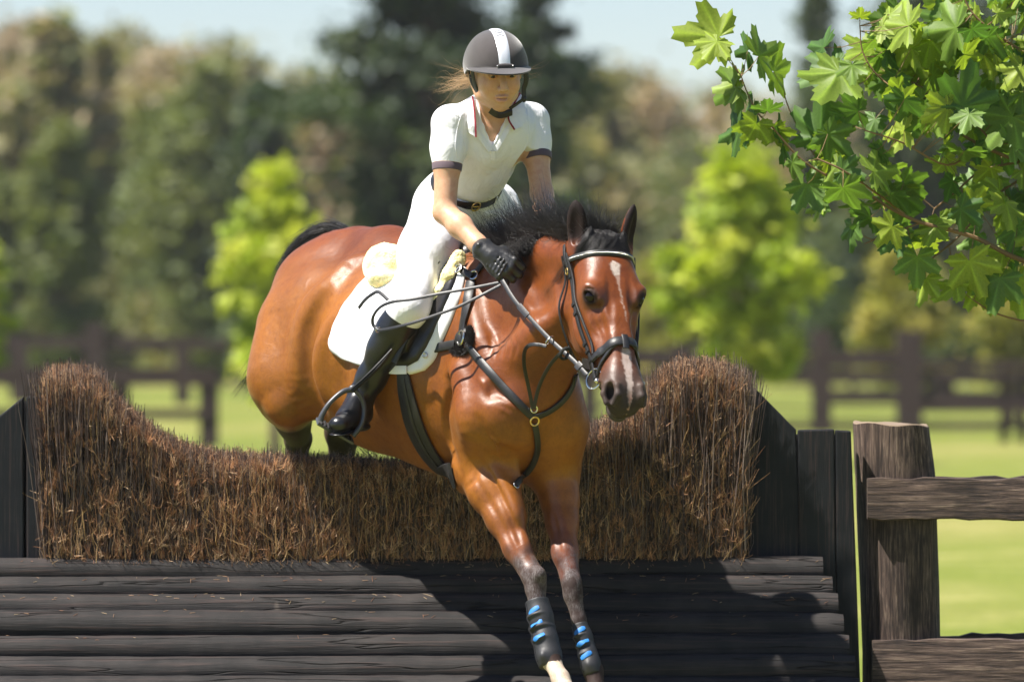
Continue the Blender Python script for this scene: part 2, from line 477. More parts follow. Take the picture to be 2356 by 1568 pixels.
EYE = (.205, -.032, .079)
EYES = []
def build_horse():
    F = Field((-1.12, -1.3, 0.15), (0.62, 1.45, 2.22), 0.0050)
    q = lambda px, py, y: N3(P(px, py, y))
    r = lambda px, y=0.0: px * PX(y)
    # trunk
    F.ell(q(800, 762, .60), (.32, .270, .275), HB, .06)
    F.ell(q(925, 815, .24), (.56, .292, .345), HB, .09)
    F.ell(q(1060, 862, .02), (.36, .262, .345), HB, .08)
    F.ell(q(1185, 925, -.24), (.23, .215, .27), HB, .08)
    F.path([(q(765, 575, .75), .060), (q(830, 590, .56), .075), (q(900, 598, .40), .085), (q(1010, 630, .12), .085), (q(1120, 650, -.08), .080)], .12)
    # croup muscles, thigh, stifle
    F.ell(q(752, 650, .60), (.18, .15, .13), HB, .10)
    F.cone(q(690, 760, .50), .148, q(662, 870, .42), .124, .08)
    F.cone(q(664, 880, .42), .118, q(664, 930, .36), .080, .05)
    F.ell(q(655, 850, .46), (.10, .10, .15), HB, .08)
    F.cone(q(740, 690, .42), .07, q(712, 860, .34), .06, .10)        # front edge of the thigh
    F.cone(q(725, 905, .33), .03, q(800, 720, .20), .03, .10)        # flank fold
    # hind legs, folded under, mostly behind the brush
    F.path([(q(665, 930, .45), .085), (q(686, 1008, .94), .042), (q(682, 1100, 1.12), .040), (q(684, 1270, 1.06), .030), (q(690, 1390, 1.04), .034), (q(695, 1450, 1.0), .026)], .035)
    F.path([(q(800, 900, .62), .12), (q(790, 990, .92), .055), (q(782, 1100, 1.12), .040), (q(780, 1260, 1.05), .032), (q(778, 1380, 1.0), .036)], .05)
    # shoulders and chest
    F.ell(q(1105, 800, -.18), (.17, .075, .30), [HF, HR, HU], .12)
    F.cone(q(1105, 700, -.16), .10, q(1150, 930, -.42), .085, .10)   # shoulder blade
    F.ell(q(1152, 955, -.44), (.10, .095, .11), HB, .07)             # right point of shoulder
    F.ell(q(1288, 950, -.40), (.09, .075, .13), HB, .07)             # left breast
    F.ell(q(1195, 955, -.44), (.085, .09, .12), HB, .06)
    F.cone(q(1237, 930, -.60), .018, q(1232, 1080, -.56), .02, .05, 'sub')
    F.path([(q(1085, 690, -.30), .020), (q(1108, 790, -.39), .024), (q(1130, 880, -.46), .020)], .05)     # spine of the shoulder blade
    F.path([(q(1060, 860, -.36), .030), (q(1078, 960, -.36), .036), (q(1100, 1040, -.36), .030)], .06)    # triceps edge
    F.path([(q(1048, 880, -.33), .014), (q(1050, 960, -.31), .016), (q(1062, 1050, -.28), .014)], .05, 'sub')
    F.path([(q(1130, 900, -.53), .012), (q(1165, 860, -.56), .014), (q(1215, 830, -.58), .012)], .05, 'sub')
    # right fore: upper arm, elbow, forearm, knee, cannon
    F.cone(q(1130, 980, -.36), .110, q(1100, 1085, -.28), .088, .06)
    F.ell(q(1072, 1108, -.20), (.045, .035, .042), HB, .035)
    F.path([(q(1108, 1075, -.32), .085), (q(1128, 1130, -.38), .070), (q(1160, 1195, -.44), .054), (q(1190, 1262, -.50), .041), (q(1222, 1318, -.56), .0375)], .03)
    F.cone(q(1165, 1080, -.41), .034, q(1186, 1180, -.47), .026, .06) # extensor muscle
    F.cone(q(1108, 1150, -.42), .014, q(1180, 1262, -.52), .010, .02)
    F.ell(q(1231, 1335, -.585), (.037, .038, .050), None, .02)
    F.ell(q(1240, 1322, -.61), (.022, .022, .026), None, .02)
    F.path([(q(1233, 1360, -.60), .032), (q(1240, 1410, -.625), .0255), (q(1262, 1500, -.68), .0255)], .02)
    F.ell(q(1266, 1512, -.69), (.034, .036, .036), None, .025)
    F.path([(q(1272, 1525, -.70), .028), (q(1290, 1560, -.76), .027), (q(1308, 1600, -.82), .032)], .02)
    # left fore
    F.cone(q(1283, 985, -.34), .100, q(1276, 1090, -.30), .080, .06)
    F.path([(q(1276, 1090, -.30), .078), (q(1288, 1150, -.34), .060), (q(1293, 1200, -.38), .050), (q(1300, 1270, -.44), .040), (q(1312, 1330, -.49), .033)], .03)
    F.ell(q(1317, 1352, -.51), (.033, .036, .045), None, .02)
    F.path([(q(1320, 1375, -.52), .029), (q(1332, 1425, -.54), .021), (q(1358, 1520, -.58), .022), (q(1364, 1540, -.59), .030), (q(1374, 1590, -.63), .027)], .02)
    # neck
    F.path([(q(1130, 765, -.12), .215), (q(1235, 728, -.38), .160), (q(1335, 650, -.63), .098)], .08, flat=(HR, .62))
    F.path([(q(1110, 640, -.06), .07), (q(1200, 602, -.30), .047), (q(1270, 583, -.50), .044), (q(1345, 585, -.68), .050)], .07)
    F.path([(q(1240, 890, -.44), .105), (q(1275, 800, -.52), .080), (q(1322, 716, -.62), .058)], .07)
    F.cone(q(1180, 830, -.46), .05, q(1290, 720, -.66), .035, .09)   # brachiocephalic muscle
    F.cone(q(1200, 800, -.66), .016, q(1285, 790, -.77), .016, .06, 'sub')
    # head
    H = hd
    def Hp(pts, k, op='add', flat=None, both=True):
        for sg in ((1, -1) if both else (1,)):
            F.path([(H(l, f, s * sg), rr * HEAD_K) for l, f, s, rr in pts], k, op, flat)
    def He(c, rr, k, op='add', both=True, tilt=0):
        for sg in ((1, -1) if both else (1,)):
            a = np.cos(tilt) * HL_ + np.sin(tilt) * HFc; b = -np.sin(tilt) * HL_ + np.cos(tilt) * HFc
            F.ell(H(c[0], c[1], c[2] * sg), np.array(rr) * HEAD_K, [a, b, HS_], k, op)
    Hp([(.03, -.085, 0, .070), (.12, -.085, 0, .085), (.20, -.085, 0, .080)], .04, both=False)
    Hp([(.10, -.055, .030, .055), (.19, -.050, .045, .050), (.28, -.055, .022, .045), (.38, -.060, .012, .043), (.48, -.060, .012, .040)], .035)
    He((.225, -.155, .047), (.130, .115, .045), .035, tilt=.25)          # jowl
    Hp([(.27, -.14, .030, .045), (.38, -.112, .020, .038), (.48, -.098, .014, .034)], .04)
    He((.195, -.044, .066), (.044, .032, .026), .030)                   # eye socket
    Hp([(.150, -.030, .054, .022), (.190, -.022, .064, .018)], .030)    # brow bone
    Hp([(.24, -.075, .072, .011), (.36, -.092, .052, .008)], .025)      # facial crest
    Hp([(.31, -.028, .022, .016), (.45, -.026, .018, .014)], .03)       # nasal bone
    Hp([(.262, -.024, .068, .012), (.32, -.030, .068, .016), (.40, -.034, .060, .014)], .035, 'sub')
    # muzzle
    He((.520, -.060, .024), (.078, .052, .040), .03)
    He((.545, -.046, .037), (.043, .032, .026), .022)
    He((.582, -.075, .012), (.030, .036, .034), .022)
    He((.562, -.124, .0), (.046, .030, .036), .016, both=False)          # chin and lower lip
    Hp([(.602, -.108, 0, .006), (.560, -.106, .034, .006), (.515, -.098, .052, .006)], .010, 'sub')
    He((.558, -.034, .054), (.033, .0215, .022), .008, 'sub', tilt=-.5)  # nostrils
    Hp([(.522, -.044, .062, .008), (.550, -.058, .068, .009), (.582, -.060, .062, .009)], .010)
    Hp([(.518, -.022, .040, .008), (.545, -.008, .040, .009), (.578, -.012, .040, .010), (.596, -.036, .046, .009)], .010)
    # ears
    for sg, out in ((1, .25), (-1, .45)):
        base = H(.015, -.075, .074 * sg)
        up = zz * 1.0 + HS_ * sg * out * .5 + HFc * 0.1; up = up / np.linalg.norm(up)
        fc = hh * .8 + HS_ * sg * .75; fc = fc - up * (fc @ up); fc /= np.linalg.norm(fc)
        sd = np.cross(up, fc)
        F.cone(base - up * .02, .036, base + up * .03, .029, .03)
        F.ell(base + up * .070, (.088, .019, .036), [up, fc, sd], .012)
        F.cone(base + up * .10, .020, base + up * .160, .003, .010, flat=(fc, .55))
        F.ell(base + up * .082 + fc * .024, (.066, .0165, .0235), [up, fc, sd], .006, 'sub')
    # second pass: ridges (+) and furrows (-) laid along the surface as the coat shows them
    V, Q = F.mesh(1); tr = BVHTree.FromPolygons([tuple(v) for v in V.tolist()], Q.tolist()); cp = Vector((0, -CAM_D, CAM_H))
    def lay(ctrl, r0, kind, k, r1=None, depth=.55):
        c = crom([np.array([a, b, 0.]) for a, b in ctrl], 4); pts = []
        for w_, q_ in enumerate(c):
            d = (P(q_[0], q_[1], 0) - cp).normalized(); hh_ = tr.ray_cast(cp, d)
            if hh_[0] is None: continue
            n_ = hh_[1] if hh_[1].dot(d) < 0 else -hh_[1]; u = w_ / (len(c) - 1); rf = r0 + ((r1 or r0) - r0) * u; rr = rf * (.25 + .75 * math.sin(math.pi * u) ** .7)
            o = (rf * depth + (rf - rr) * .6) * (1 if kind == 'sub' else -1); pts.append((N3(hh_[0] + n_ * o), rr))
        if len(pts) > 1: F.stroke(pts, k * 1.25, kind)
    A_, S_ = 'add', 'sub'
    # the eyes: found on the side of the face, rimmed by lids
    d = (P(1357, 682, 0) - cp).normalized(); e = tr.ray_cast(cp, d); ep = N3(e[0]); en = N3(e[1]); en = en if en @ N3(d) < 0 else -en
    EYES.clear(); mir = lambda v: v - 2 * (v @ HS_) * HS_
    for sg in (1, -1):
        p_ = ep if sg == 1 else HO + mir(ep - HO); n_ = en if sg == 1 else mir(en); n_ = n_ / np.linalg.norm(n_)
        a = HL_ * .85 + HFc * .35; a = a - n_ * (a @ n_); a /= np.linalg.norm(a); b = np.cross(n_, a); b = b if b[2] > 0 else -b
        EYES.append((p_, n_, a, b))
        arc = lambda hb, ha, off, r_: [(p_ + a * (ha * math.cos(t)) + b * (hb * math.sin(t)) + n_ * (off * math.sin(t) - .002), r_) for t in np.linspace(0, math.pi, 9)]
        F.ell(p_ + b * .014 - a * .004 - n_ * .006, (.036, .018, .014), [a, b, n_], .025)
        F.ell(p_ + n_ * .004, (.0235, .0145, .018), [a, b, n_], .003, 'sub')
        F.stroke(arc(.0158, .0255, .0035, .0040), .005, 'add')
        F.stroke(arc(-.0150, .0250, -.0010, .0032), .005, 'add')
        F.stroke([(p_ + a * (.028 * math.cos(t)) + b * (.0265 * math.sin(t)) + n_ * .004, .0026) for t in np.linspace(.5, math.pi - .4, 8)], .006, 'sub')
        F.cone(p_ + a * .026 - b * .002 + n_ * .002, .0035, p_ + a * .033 - b * .004, .0025, .006, 'sub')
    lay([(812, 600), (775, 640), (725, 695), (699, 755), (690, 825), (692, 900)], .040, A_, .055, .044, .22)
    lay([(862, 592), (812, 606), (774, 646)], .026, A_, .04, .020, .35)
    lay([(752, 690), (724, 745), (716, 790), (716, 845), (725, 890), (746, 950)], .030, S_, .035, .028, .42)
    lay([(800, 690), (762, 745), (740, 800), (736, 850), (748, 900), (766, 940)], .026, A_, .040, .028, .3)
    lay([(820, 760), (790, 820), (785, 880), (800, 920)], .024, S_, .06, None, .95)
    for a, b, c_ in ((668, 905, 40), (676, 925, 38), (690, 940, 30)): lay([(a, b), (a + c_ * .5, b - 8), (a + c_, b - 14)], .006, A_, .012, None, .5)
    # shoulder, chest, forearm
    lay([(1040, 900), (1032, 960), (1040, 1030), (1054, 1080)], .014, S_, .025, None, .5)
    lay([(1062, 880), (1068, 950), (1080, 1020)], .026, A_, .05, None, .4)
    lay([(1100, 960), (1120, 1000), (1150, 1030), (1190, 1040)], .012, S_, .022, None, .55)
    lay([(1130, 880), (1150, 905), (1175, 918)], .008, S_, .014, None, .5)
    lay([(1115, 1040), (1140, 1085), (1172, 1140), (1196, 1200), (1216, 1262)], .017, A_, .022, .010, .25)
    lay([(1092, 1095), (1118, 1140), (1148, 1195), (1172, 1245), (1188, 1285)], .007, S_, .012, .004, .45)
    lay([(1128, 1085), (1152, 1135), (1180, 1200), (1196, 1250)], .006, S_, .012, .004, .5)
    lay([(1185, 1060), (1196, 1110), (1212, 1170)], .010, A_, .018, .006, .4)
    lay([(1072, 1120), (1090, 1105), (1100, 1085)], .006, S_, .010, None, .4)
    lay([(1272, 1180), (1282, 1230), (1290, 1290)], .008, S_, .014, .005, .5)
    for px in (1128, 1142, 1158, 1170, 1184):
        lay([(px, 770 + (px % 7) * 4), (px + 4, 795), (px - 2, 822)], .005, S_, .010, None, .6)
    for a, b, c_, d_ in ((1150, 940, 1178, 962), (1160, 930, 1190, 946), (1128, 1005, 1150, 1042), (1100, 870, 1120, 905), (1210, 700, 1240, 760), (1225, 690, 1262, 735)):
        lay([(a, b), ((a + c_) / 2 + 3, (b + d_) / 2 - 4), (c_, d_)], .004, A_, .010, None, .35)
    lay([(1290, 620), (1284, 680), (1292, 735), (1300, 770)], .016, S_, .022, None, .5)
    lay([(1215, 640), (1250, 690), (1272, 760)], .018, S_, .05, None, .7)
    # face: veins and bony edges
    lay([(1372, 700), (1378, 740), (1392, 775)], .004, A_, .007, None, .2)
    lay([(1352, 726), (1362, 750), (1380, 772)], .0035, A_, .006, None, .2)
    lay([(1400, 640), (1404, 700), (1408, 760)], .006, S_, .014, None, .6)
    lay([(1448, 640), (1452, 700), (1456, 760)], .006, S_, .014, None, .6)
    lay([(1320, 720), (1326, 770), (1342, 805)], .008, A_, .014, None, .3)
    V, Q = F.mesh(1)
    return V, Q

if 'horse' not in SKIP:
    hV, hQ = build_horse()
    # the coat's own colours: bay body, black points, blaze, dark eyes and muzzle
    def sst(a, b, x): t = np.clip((x - a) / (b - a), 0, 1); return t * t * (3 - 2 * t)
    rng = np.random.default_rng(3)
    col = np.tile(np.array([0.262, 0.092, 0.010]), (len(hV), 1))
    def paint(mask, c, amt=1.0):
        global col
        m = np.clip(mask * amt, 0, 1)[:, None]; col = col * (1 - m) + np.array(c) * m
    def near(p, R, soft=0.6): return 1 - sst(R * soft, R, np.linalg.norm(hV - N3(p), axis=1))
    qq = lambda px, py, y: N3(P(px, py, y))
    up_ = hV[:, 2]
    paint(sst(1.75, 2.02, up_), (0.138, 0.028, 0.005), .8)                        # darker, redder topline
    hx = (hV - HO) / HEAD_K; hl, hf, hs = hx @ HL_, hx @ HFc, hx @ HS_
    inhead = (hl > -.12) & (hl < .70) & (np.abs(hs) < .17) & (hf > -.33) & (hf < .14)
    neckm = sst(-.1, -.45, hV[:, 1]) * sst(1.30, 1.5, up_)
    paint(neckm, (0.150, 0.034, 0.005), .8)
    # legs: black to above the knee with grizzled hair
    for a, b, R, lo, hi in ((qq(1108, 1075, -.32), qq(1300, 1600, -.8), .2, .35, .56), (qq(1276, 1090, -.30), qq(1374, 1590, -.63), .16, .40, .58)):
        ba = b - a; t = ((hV - a) @ ba) / (ba @ ba); d = np.linalg.norm(hV - a - np.clip(t, 0, 1)[:, None] * ba, axis=1)
        wob = 0.05 * np.sin(hV[:, 0] * 90) * np.sin(hV[:, 2] * 70)
        on_ = (d < R)
        paint(on_ * sst(lo - .25, lo + .1, t), (0.19, 0.052, 0.022), .7)
        paint(on_ * sst(lo, hi - .06, t + wob), (0.026, 0.021, 0.021), .92)
    gmask = np.zeros(len(hV))
    for a, b, R in ((qq(1200, 1270, -.53), qq(1240, 1380, -.61), .075), (qq(1300, 1255, -.43), qq(1330, 1420, -.52), .06)):
        ba = b - a; t = ((hV - a) @ ba) / (ba @ ba); d = np.linalg.norm(hV - a - np.clip(t, 0, 1)[:, None] * ba, axis=1)
        gmask = np.maximum(gmask, (d < R) * sst(-.15, .25, t) * (1 - sst(1.0, 1.3, t)) * (hV[:, 1] < -.3))
    paint((np.linalg.norm(hV - qq(1290, 1560, -.76), axis=1) < .11) * (up_ < P(1275, 1518, -.7).z), (0.60, 0.52, 0.42))
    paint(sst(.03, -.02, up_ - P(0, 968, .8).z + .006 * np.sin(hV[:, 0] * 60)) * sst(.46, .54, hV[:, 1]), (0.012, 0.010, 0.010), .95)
    # head
    H_ = inhead.astype(float)
    paint(H_ * sst(.30, .44, hl), (0.12, 0.040, 0.018), .7)
    paint(H_ * sst(.42, .54, hl), (0.062, 0.045, 0.038), .88)
    paint(H_ * sst(.53, .60, hl), (0.032, 0.027, 0.027), .85)
    for p_, n_, a_, b_ in EYES:
        paint(H_ * near(p_ + a_ * .012, .062, .3), (0.060, 0.024, 0.016), .75)
        paint(H_ * near(p_, .036, .55), (0.022, 0.016, 0.015), .93)
    paint(H_ * near(hd(.558, -.040, .046), .030, .6), (0.020, 0.016, 0.016), .95)
    paint(H_ * near(hd(.558, -.040, -.046), .030, .6), (0.020, 0.016, 0.016), .95)
    paint(H_ * sst(.53, .60, hl) * sst(-.08, -.12, hf), (0.07, 0.06, 0.06), .6)
    front = sst(-.085, -.05, hf)
    jag = .0012 * np.sin(hl * 120) + .0008 * np.sin(hl * 270 + 1) + rng.normal(0, .0008, len(hl))
    star = np.clip(1 - np.abs(hs + .000 - (hl - .11) * -.10 + jag) / np.interp(hl, [.102, .115, .135, .152, .185, .29, .33], [.0, .022, .018, .013, .0035, .0035, 0.0]).clip(1e-5), 0, 1)
    paint(H_ * front * sst(.0, .45, star) * (hl > .062) * (hl < .32), (0.58, 0.51, 0.46), np.where(hl < .155, 1.0, .38))
    snip = np.clip(1 - np.abs(hs + .004 + jag) / np.interp(hl, [.40, .42, .46, .54, .58, .61], [.0, .017, .018, .010, .008, .0]).clip(1e-5), 0, 1)
    paint(H_ * front * sst(.0, .30, snip) * (hl > .40), (0.46, 0.38, 0.35), .85)
    paint(H_ * front * sst(.0, .5, snip) * sst(.55, .58, hl), (0.36, 0.18, 0.15), .8)
    earb = (hl < -.02) & (up_ > HO[2] + .02) & (np.abs(hs) < .17)
    ein = np.zeros(len(hV))
    for sg, out in ((1, .25), (-1, .45)):
        base = hd(.015, -.075, .074 * sg); upv = zz + HS_ * sg * out * .5 + HFc * .1; upv /= np.linalg.norm(upv)
        fc = hh * .8 + HS_ * sg * .75; fc = fc - upv * (fc @ upv); fc /= np.linalg.norm(fc)
        rel = hV - base; ein = np.maximum(ein, (sst(.012, .045, rel @ upv) * ((rel @ fc > -.004) & (np.linalg.norm(rel, axis=1) < .2) & (np.linalg.norm(rel - np.outer(rel @ upv, upv), axis=1) < .045)).astype(float)))
        paint(((rel @ upv > .11) & (np.linalg.norm(rel, axis=1) < .2)).astype(float), (0.03, 0.02, 0.018), .8)
    paint(ein, (0.016, 0.012, 0.012), .97)
    horse = thing('horse', P(1150, 1100, 0), 'bay horse with a white star and black mane landing over the brush jump', 'horse')
    body = mesh_np('body', hV, hQ, M['coat'], True, horse, col)
    ga = body.data.attributes.new('grizzle', 'FLOAT', 'POINT'); ga.data.foreach_set('value', gmask.astype(np.float32))
    bpy.context.view_layer.update()
    hbvh = BVHTree.FromPolygons([tuple(v) for v in hV.tolist()], hQ.tolist())
    CAMP = Vector((0, -CAM_D, CAM_H))
    def on(px, py, off=0.004, default=-.5):
        "point and normal of the horse's surface seen at px, py"
        d = (P(px, py, 0) - CAMP).normalized()
        h = hbvh.ray_cast(CAMP, d)
        if h[0] is None: return P(px, py, default), Vector((0, -1, 0))
        n = h[1]; n = n if n.dot(d) < 0 else -n
        return h[0] + n * off, n
    for p_, n_, a_, b_ in EYES:
        m = MB(); m.ball(p_ - n_ * .0140, .0215, nu=24, nv=16); m.build('eye', M['eye'], horse)
# ------------------------------------------------------------------ ground
def mat_grass():
    n = NT('grass_turf', 0.9, 0.15)
    a = n.noise(0.05, 4, 0.6); b = n.noise(0.9, 5, 0.65); c = n.noise(14, 4, 0.7)
    base = n.ramp(a, [(0.32, (0.120, 0.160, 0.022)), (0.5, (0.170, 0.195, 0.034)), (0.68, (0.27, 0.24, 0.080))])
    base = n.mix(base, (0.40, 0.35, 0.14), n.ramp(b, [(0.5, (0, 0, 0)), (0.78, (0.8, 0.8, 0.8))]))
    base = n.mix(base, (0.62, 0.68, 0.55), n.ramp(c, [(0.35, (0, 0, 0)), (0.7, (0.9, 0.9, 0.9))]), 'MULTIPLY')
    n.color(base); n.bump(c, 0.6, 0.05); return n.m
M['grass'] = mat_grass()
gx = np.concatenate([np.linspace(-900, -60, 30), np.linspace(-50, 50, 80), np.linspace(60, 900, 30)])
gy = np.concatenate([np.linspace(-60, 140, 150), np.linspace(150, 1500, 40)])
GX, GY = np.meshgrid(gx, gy, indexing='ij')
def ground_z(x, y):
    x = np.asarray(x, float); y = np.asarray(y, float)
    und = 0.03 * np.sin(x * .35 + 1) * np.sin(y * .21) + 0.10 * np.sin(x * .06) * np.sin(y * .045 + .6)
    return und * np.clip((np.abs(y) - 3) / 10, 0, 1) + np.clip((y - 420) / 400, 0, 1) ** 1.5 * 9
Z = ground_z(GX, GY)
V = np.stack([GX, GY, Z], -1).reshape(-1, 3); n1, n2 = GX.shape
ii = (np.arange(n1 - 1)[:, None] * n2 + np.arange(n2 - 1)[None, :]).ravel()
ground = mesh_np('ground', V, np.stack([ii, ii + n2, ii + n2 + 1, ii + 1], 1), M['grass'])
structure(ground)

# ------------------------------------------------------------------ the jump: painted ramp of logs, brush on top, side boards
def mat_paintwood(name='black_painted_timber',  base=(0.0165, 0.0155, 0.0155), worn=(0.040, 0.035, 0.033), st=(0.5, 14, 14), sc=7, crk=1.0):
    n = NT(name, 0.7, 0.2)
    g = n.noise(sc, 6, 0.62, stretch=st, dist=.12); p = n.noise(6, 5, 0.6); f = n.noise(90, 3, .6, stretch=(st[0] * .3, st[1] * .3, st[2] * .3))
    c = n.mix(base, worn, n.ramp(p, [(0.42, (0, 0, 0)), (0.72, (0.8, 0.8, 0.8))]))
    c = n.mix(c, (0.055, 0.038, 0.034), n.ramp(g, [(0.52, (0, 0, 0)), (0.66, (0.75, 0.75, 0.75))]))
    crack = n.ramp(g, [(0.30, (1, 1, 1)), (0.345, (0, 0, 0))])
    c = n.mix(c, (0.010, 0.009, 0.009), crack) if crk else c
    g2 = n.noise(1.6, 3, .5, stretch=tuple(v * (.55 if v > 1 else .9) for v in st), dist=.06); ck2 = n.ramp(g2, [(.488, (0, 0, 0)), (.497, (1, 1, 1)), (.505, (0, 0, 0))])
    c = n.mix(c, (0.006, 0.005, 0.005), ck2) if crk else c
    sp = n.noise(5.5, 2, .4); spm = n.ramp(sp, [(0.755, (0, 0, 0)), (0.79, (1, 1, 1))])
    c = n.mix(c, (0.17, 0.14, 0.115), spm)
    n.color(c)
    b = n.bump(g, 0.5 if crk else .3, 0.007 if crk else .004); b = n.bump(f, 0.4, 0.002, b); iv = n.n('ShaderNodeMath', operation='SUBTRACT'); iv.inputs[0].default_value = 1; n.l(ck2, iv.inputs[1]); n.bump(iv.outputs[0], .8 * crk, .008, b); return n.m
M['log'] = mat_paintwood()
M['board'] = mat_paintwood('black_painted_board', (0.012, 0.0135, 0.016), (0.019, 0.021, 0.024), (14, 14, 0.5), crk=0)
jump = thing('brush_jump', (0, 0.1, 0), 'wide cross-country jump with dark log ramp, brown brush top and black side boards', 'horse jump')
rj = random.Random(5)
YB = .34
LOG_TOP = P(0, 1290, .12 + YB).z
def make_log(x0, x1, yc, zc, rad, seed, mat):
    "a rough round log lying along x with adze flats, a long check and uneven thickness"
    r_ = np.random.default_rng(seed); nx = 90; m = 18
    xs = np.linspace(x0, x1, nx); ph = r_.uniform(0, 6, 6)
    V = []
    for i, x in enumerate(xs):
        for k in range(m):
            a = 2 * math.pi * k / m
            rr = rad * (1 + .02 * math.sin(x * .8 + ph[0]) + .02 * math.sin(2 * a + ph[1] + x * .3) + .022 * math.sin(3 * a + ph[2] + x * 1.1) + .012 * math.sin(5 * a + x * 4 + ph[3])) + r_.normal(0, .0006)
            if i in (0, nx - 1): rr *= .93
            V.append((x, yc + math.cos(a) * rr + .006 * math.sin(x * .8 + ph[4]), zc + math.sin(a) * rr + .005 * math.sin(x * .9 + ph[5])))
    F = [(i * m + k, (i + 1) * m + k, (i + 1) * m + (k + 1) % m, i * m + (k + 1) % m) for i in range(nx - 1) for k in range(m)]
    b = MB(); b.add(V, F + [tuple(range(m)), tuple((nx - 1) * m + k for k in range(m))[::-1]])
    return b
rows = [1311, 1355, 1395, 1440, 1493, 1542, 1592, 1645, 1700, 1756]
ends = [1893, 1915, 1928, 1940, 1953, 1966, 1978, 1990, 2000, 2010]
yl = .08 + YB
for i, (py, ex) in enumerate(zip(rows, ends)):
    gap = (rows[i + 1] - py) if i < len(rows) - 1 else 55
    if i: yl -= (rows[i] - rows[i - 1]) * PX(yl) * 1.12
    rad = .0465 if gap < 43 else .052 if gap < 50 else .057
    c = P(0, py, yl)
    lg = make_log(P(-900, 0, yl).x, P(ex, 0, yl).x, yl + .01, c.z - .006, rad * 1.03, 11 + i, M['log'])
    lg.build('log', M['log'], jump, sharp=60)
# hidden sloping bearer and back wall under the logs
b = MB(); 
def prism_x(b, x0, x1, poly):
    n = len(poly); vs = [(x0, y, z) for y, z in poly] + [(x1, y, z) for y, z in poly]
    b.add(vs, [tuple(range(n)), tuple(range(n, 2 * n))[::-1]] + [(i, (i + 1) % n, n + (i + 1) % n, n + i) for i in range(n)])
prism_x(b, P(-860, 0, 0).x, P(1860, 0, 0).x, [(yl + .08, .02), (.55 + YB, .02), (.55 + YB, LOG_TOP - .04), (.12 + YB, LOG_TOP - .06)])
b.build('ramp_frame', M['board'], jump, smooth=False)
# side boards: outlines in x,z at their own depth, real thickness
def board(name, pts, y, th, lab=None):
    b = MB(); n = len(pts); y += YB; f = [P(px, py, y) for px, py in pts]
    vs = [tuple(p) for p in f] + [(p.x, p.y + th, p.z) for p in f]
    b.add(vs, [tuple(range(n)), tuple(range(n, 2 * n))[::-1]] + [(i, (i + 1) % n, n + (i + 1) % n, n + i) for i in range(n)])
    o = b.build(name, M['board'], jump, smooth=False, bevel=.006)
    if lab: o['label'] = lab
    return o
board('side_board', [(1690, 880), (1738, 893), (1832, 988), (1840, 1200), (1843, 1620), (1843, 2060), (1690, 2060)], .15, .045)
board('side_board', [(1836, 989), (1920, 987), (1930, 2060), (1846, 2060)], .14, .050)
board('side_board', [(1922, 989), (1958, 991), (1970, 1300), (1984, 1700), (1992, 2060), (1931, 2060)], .14, .046)
board('backing_board', [(1700, 900), (1738, 905), (1826, 998), (1950, 998), (1962, 1300), (1985, 2060), (1700, 2060)], .205, .03)
board('backing_board', [(-160, 1092), (50, 922), (88, 922), (90, 2000), (-160, 2000)], .21, .03)
board('side_board', [(-160, 1082), (54, 912), (57, 2000), (-160, 2000)], .15, .045)
board('side_board', [(60, 912), (93, 912), (97, 1300), (97, 2000), (62, 2000)], .15, .047)

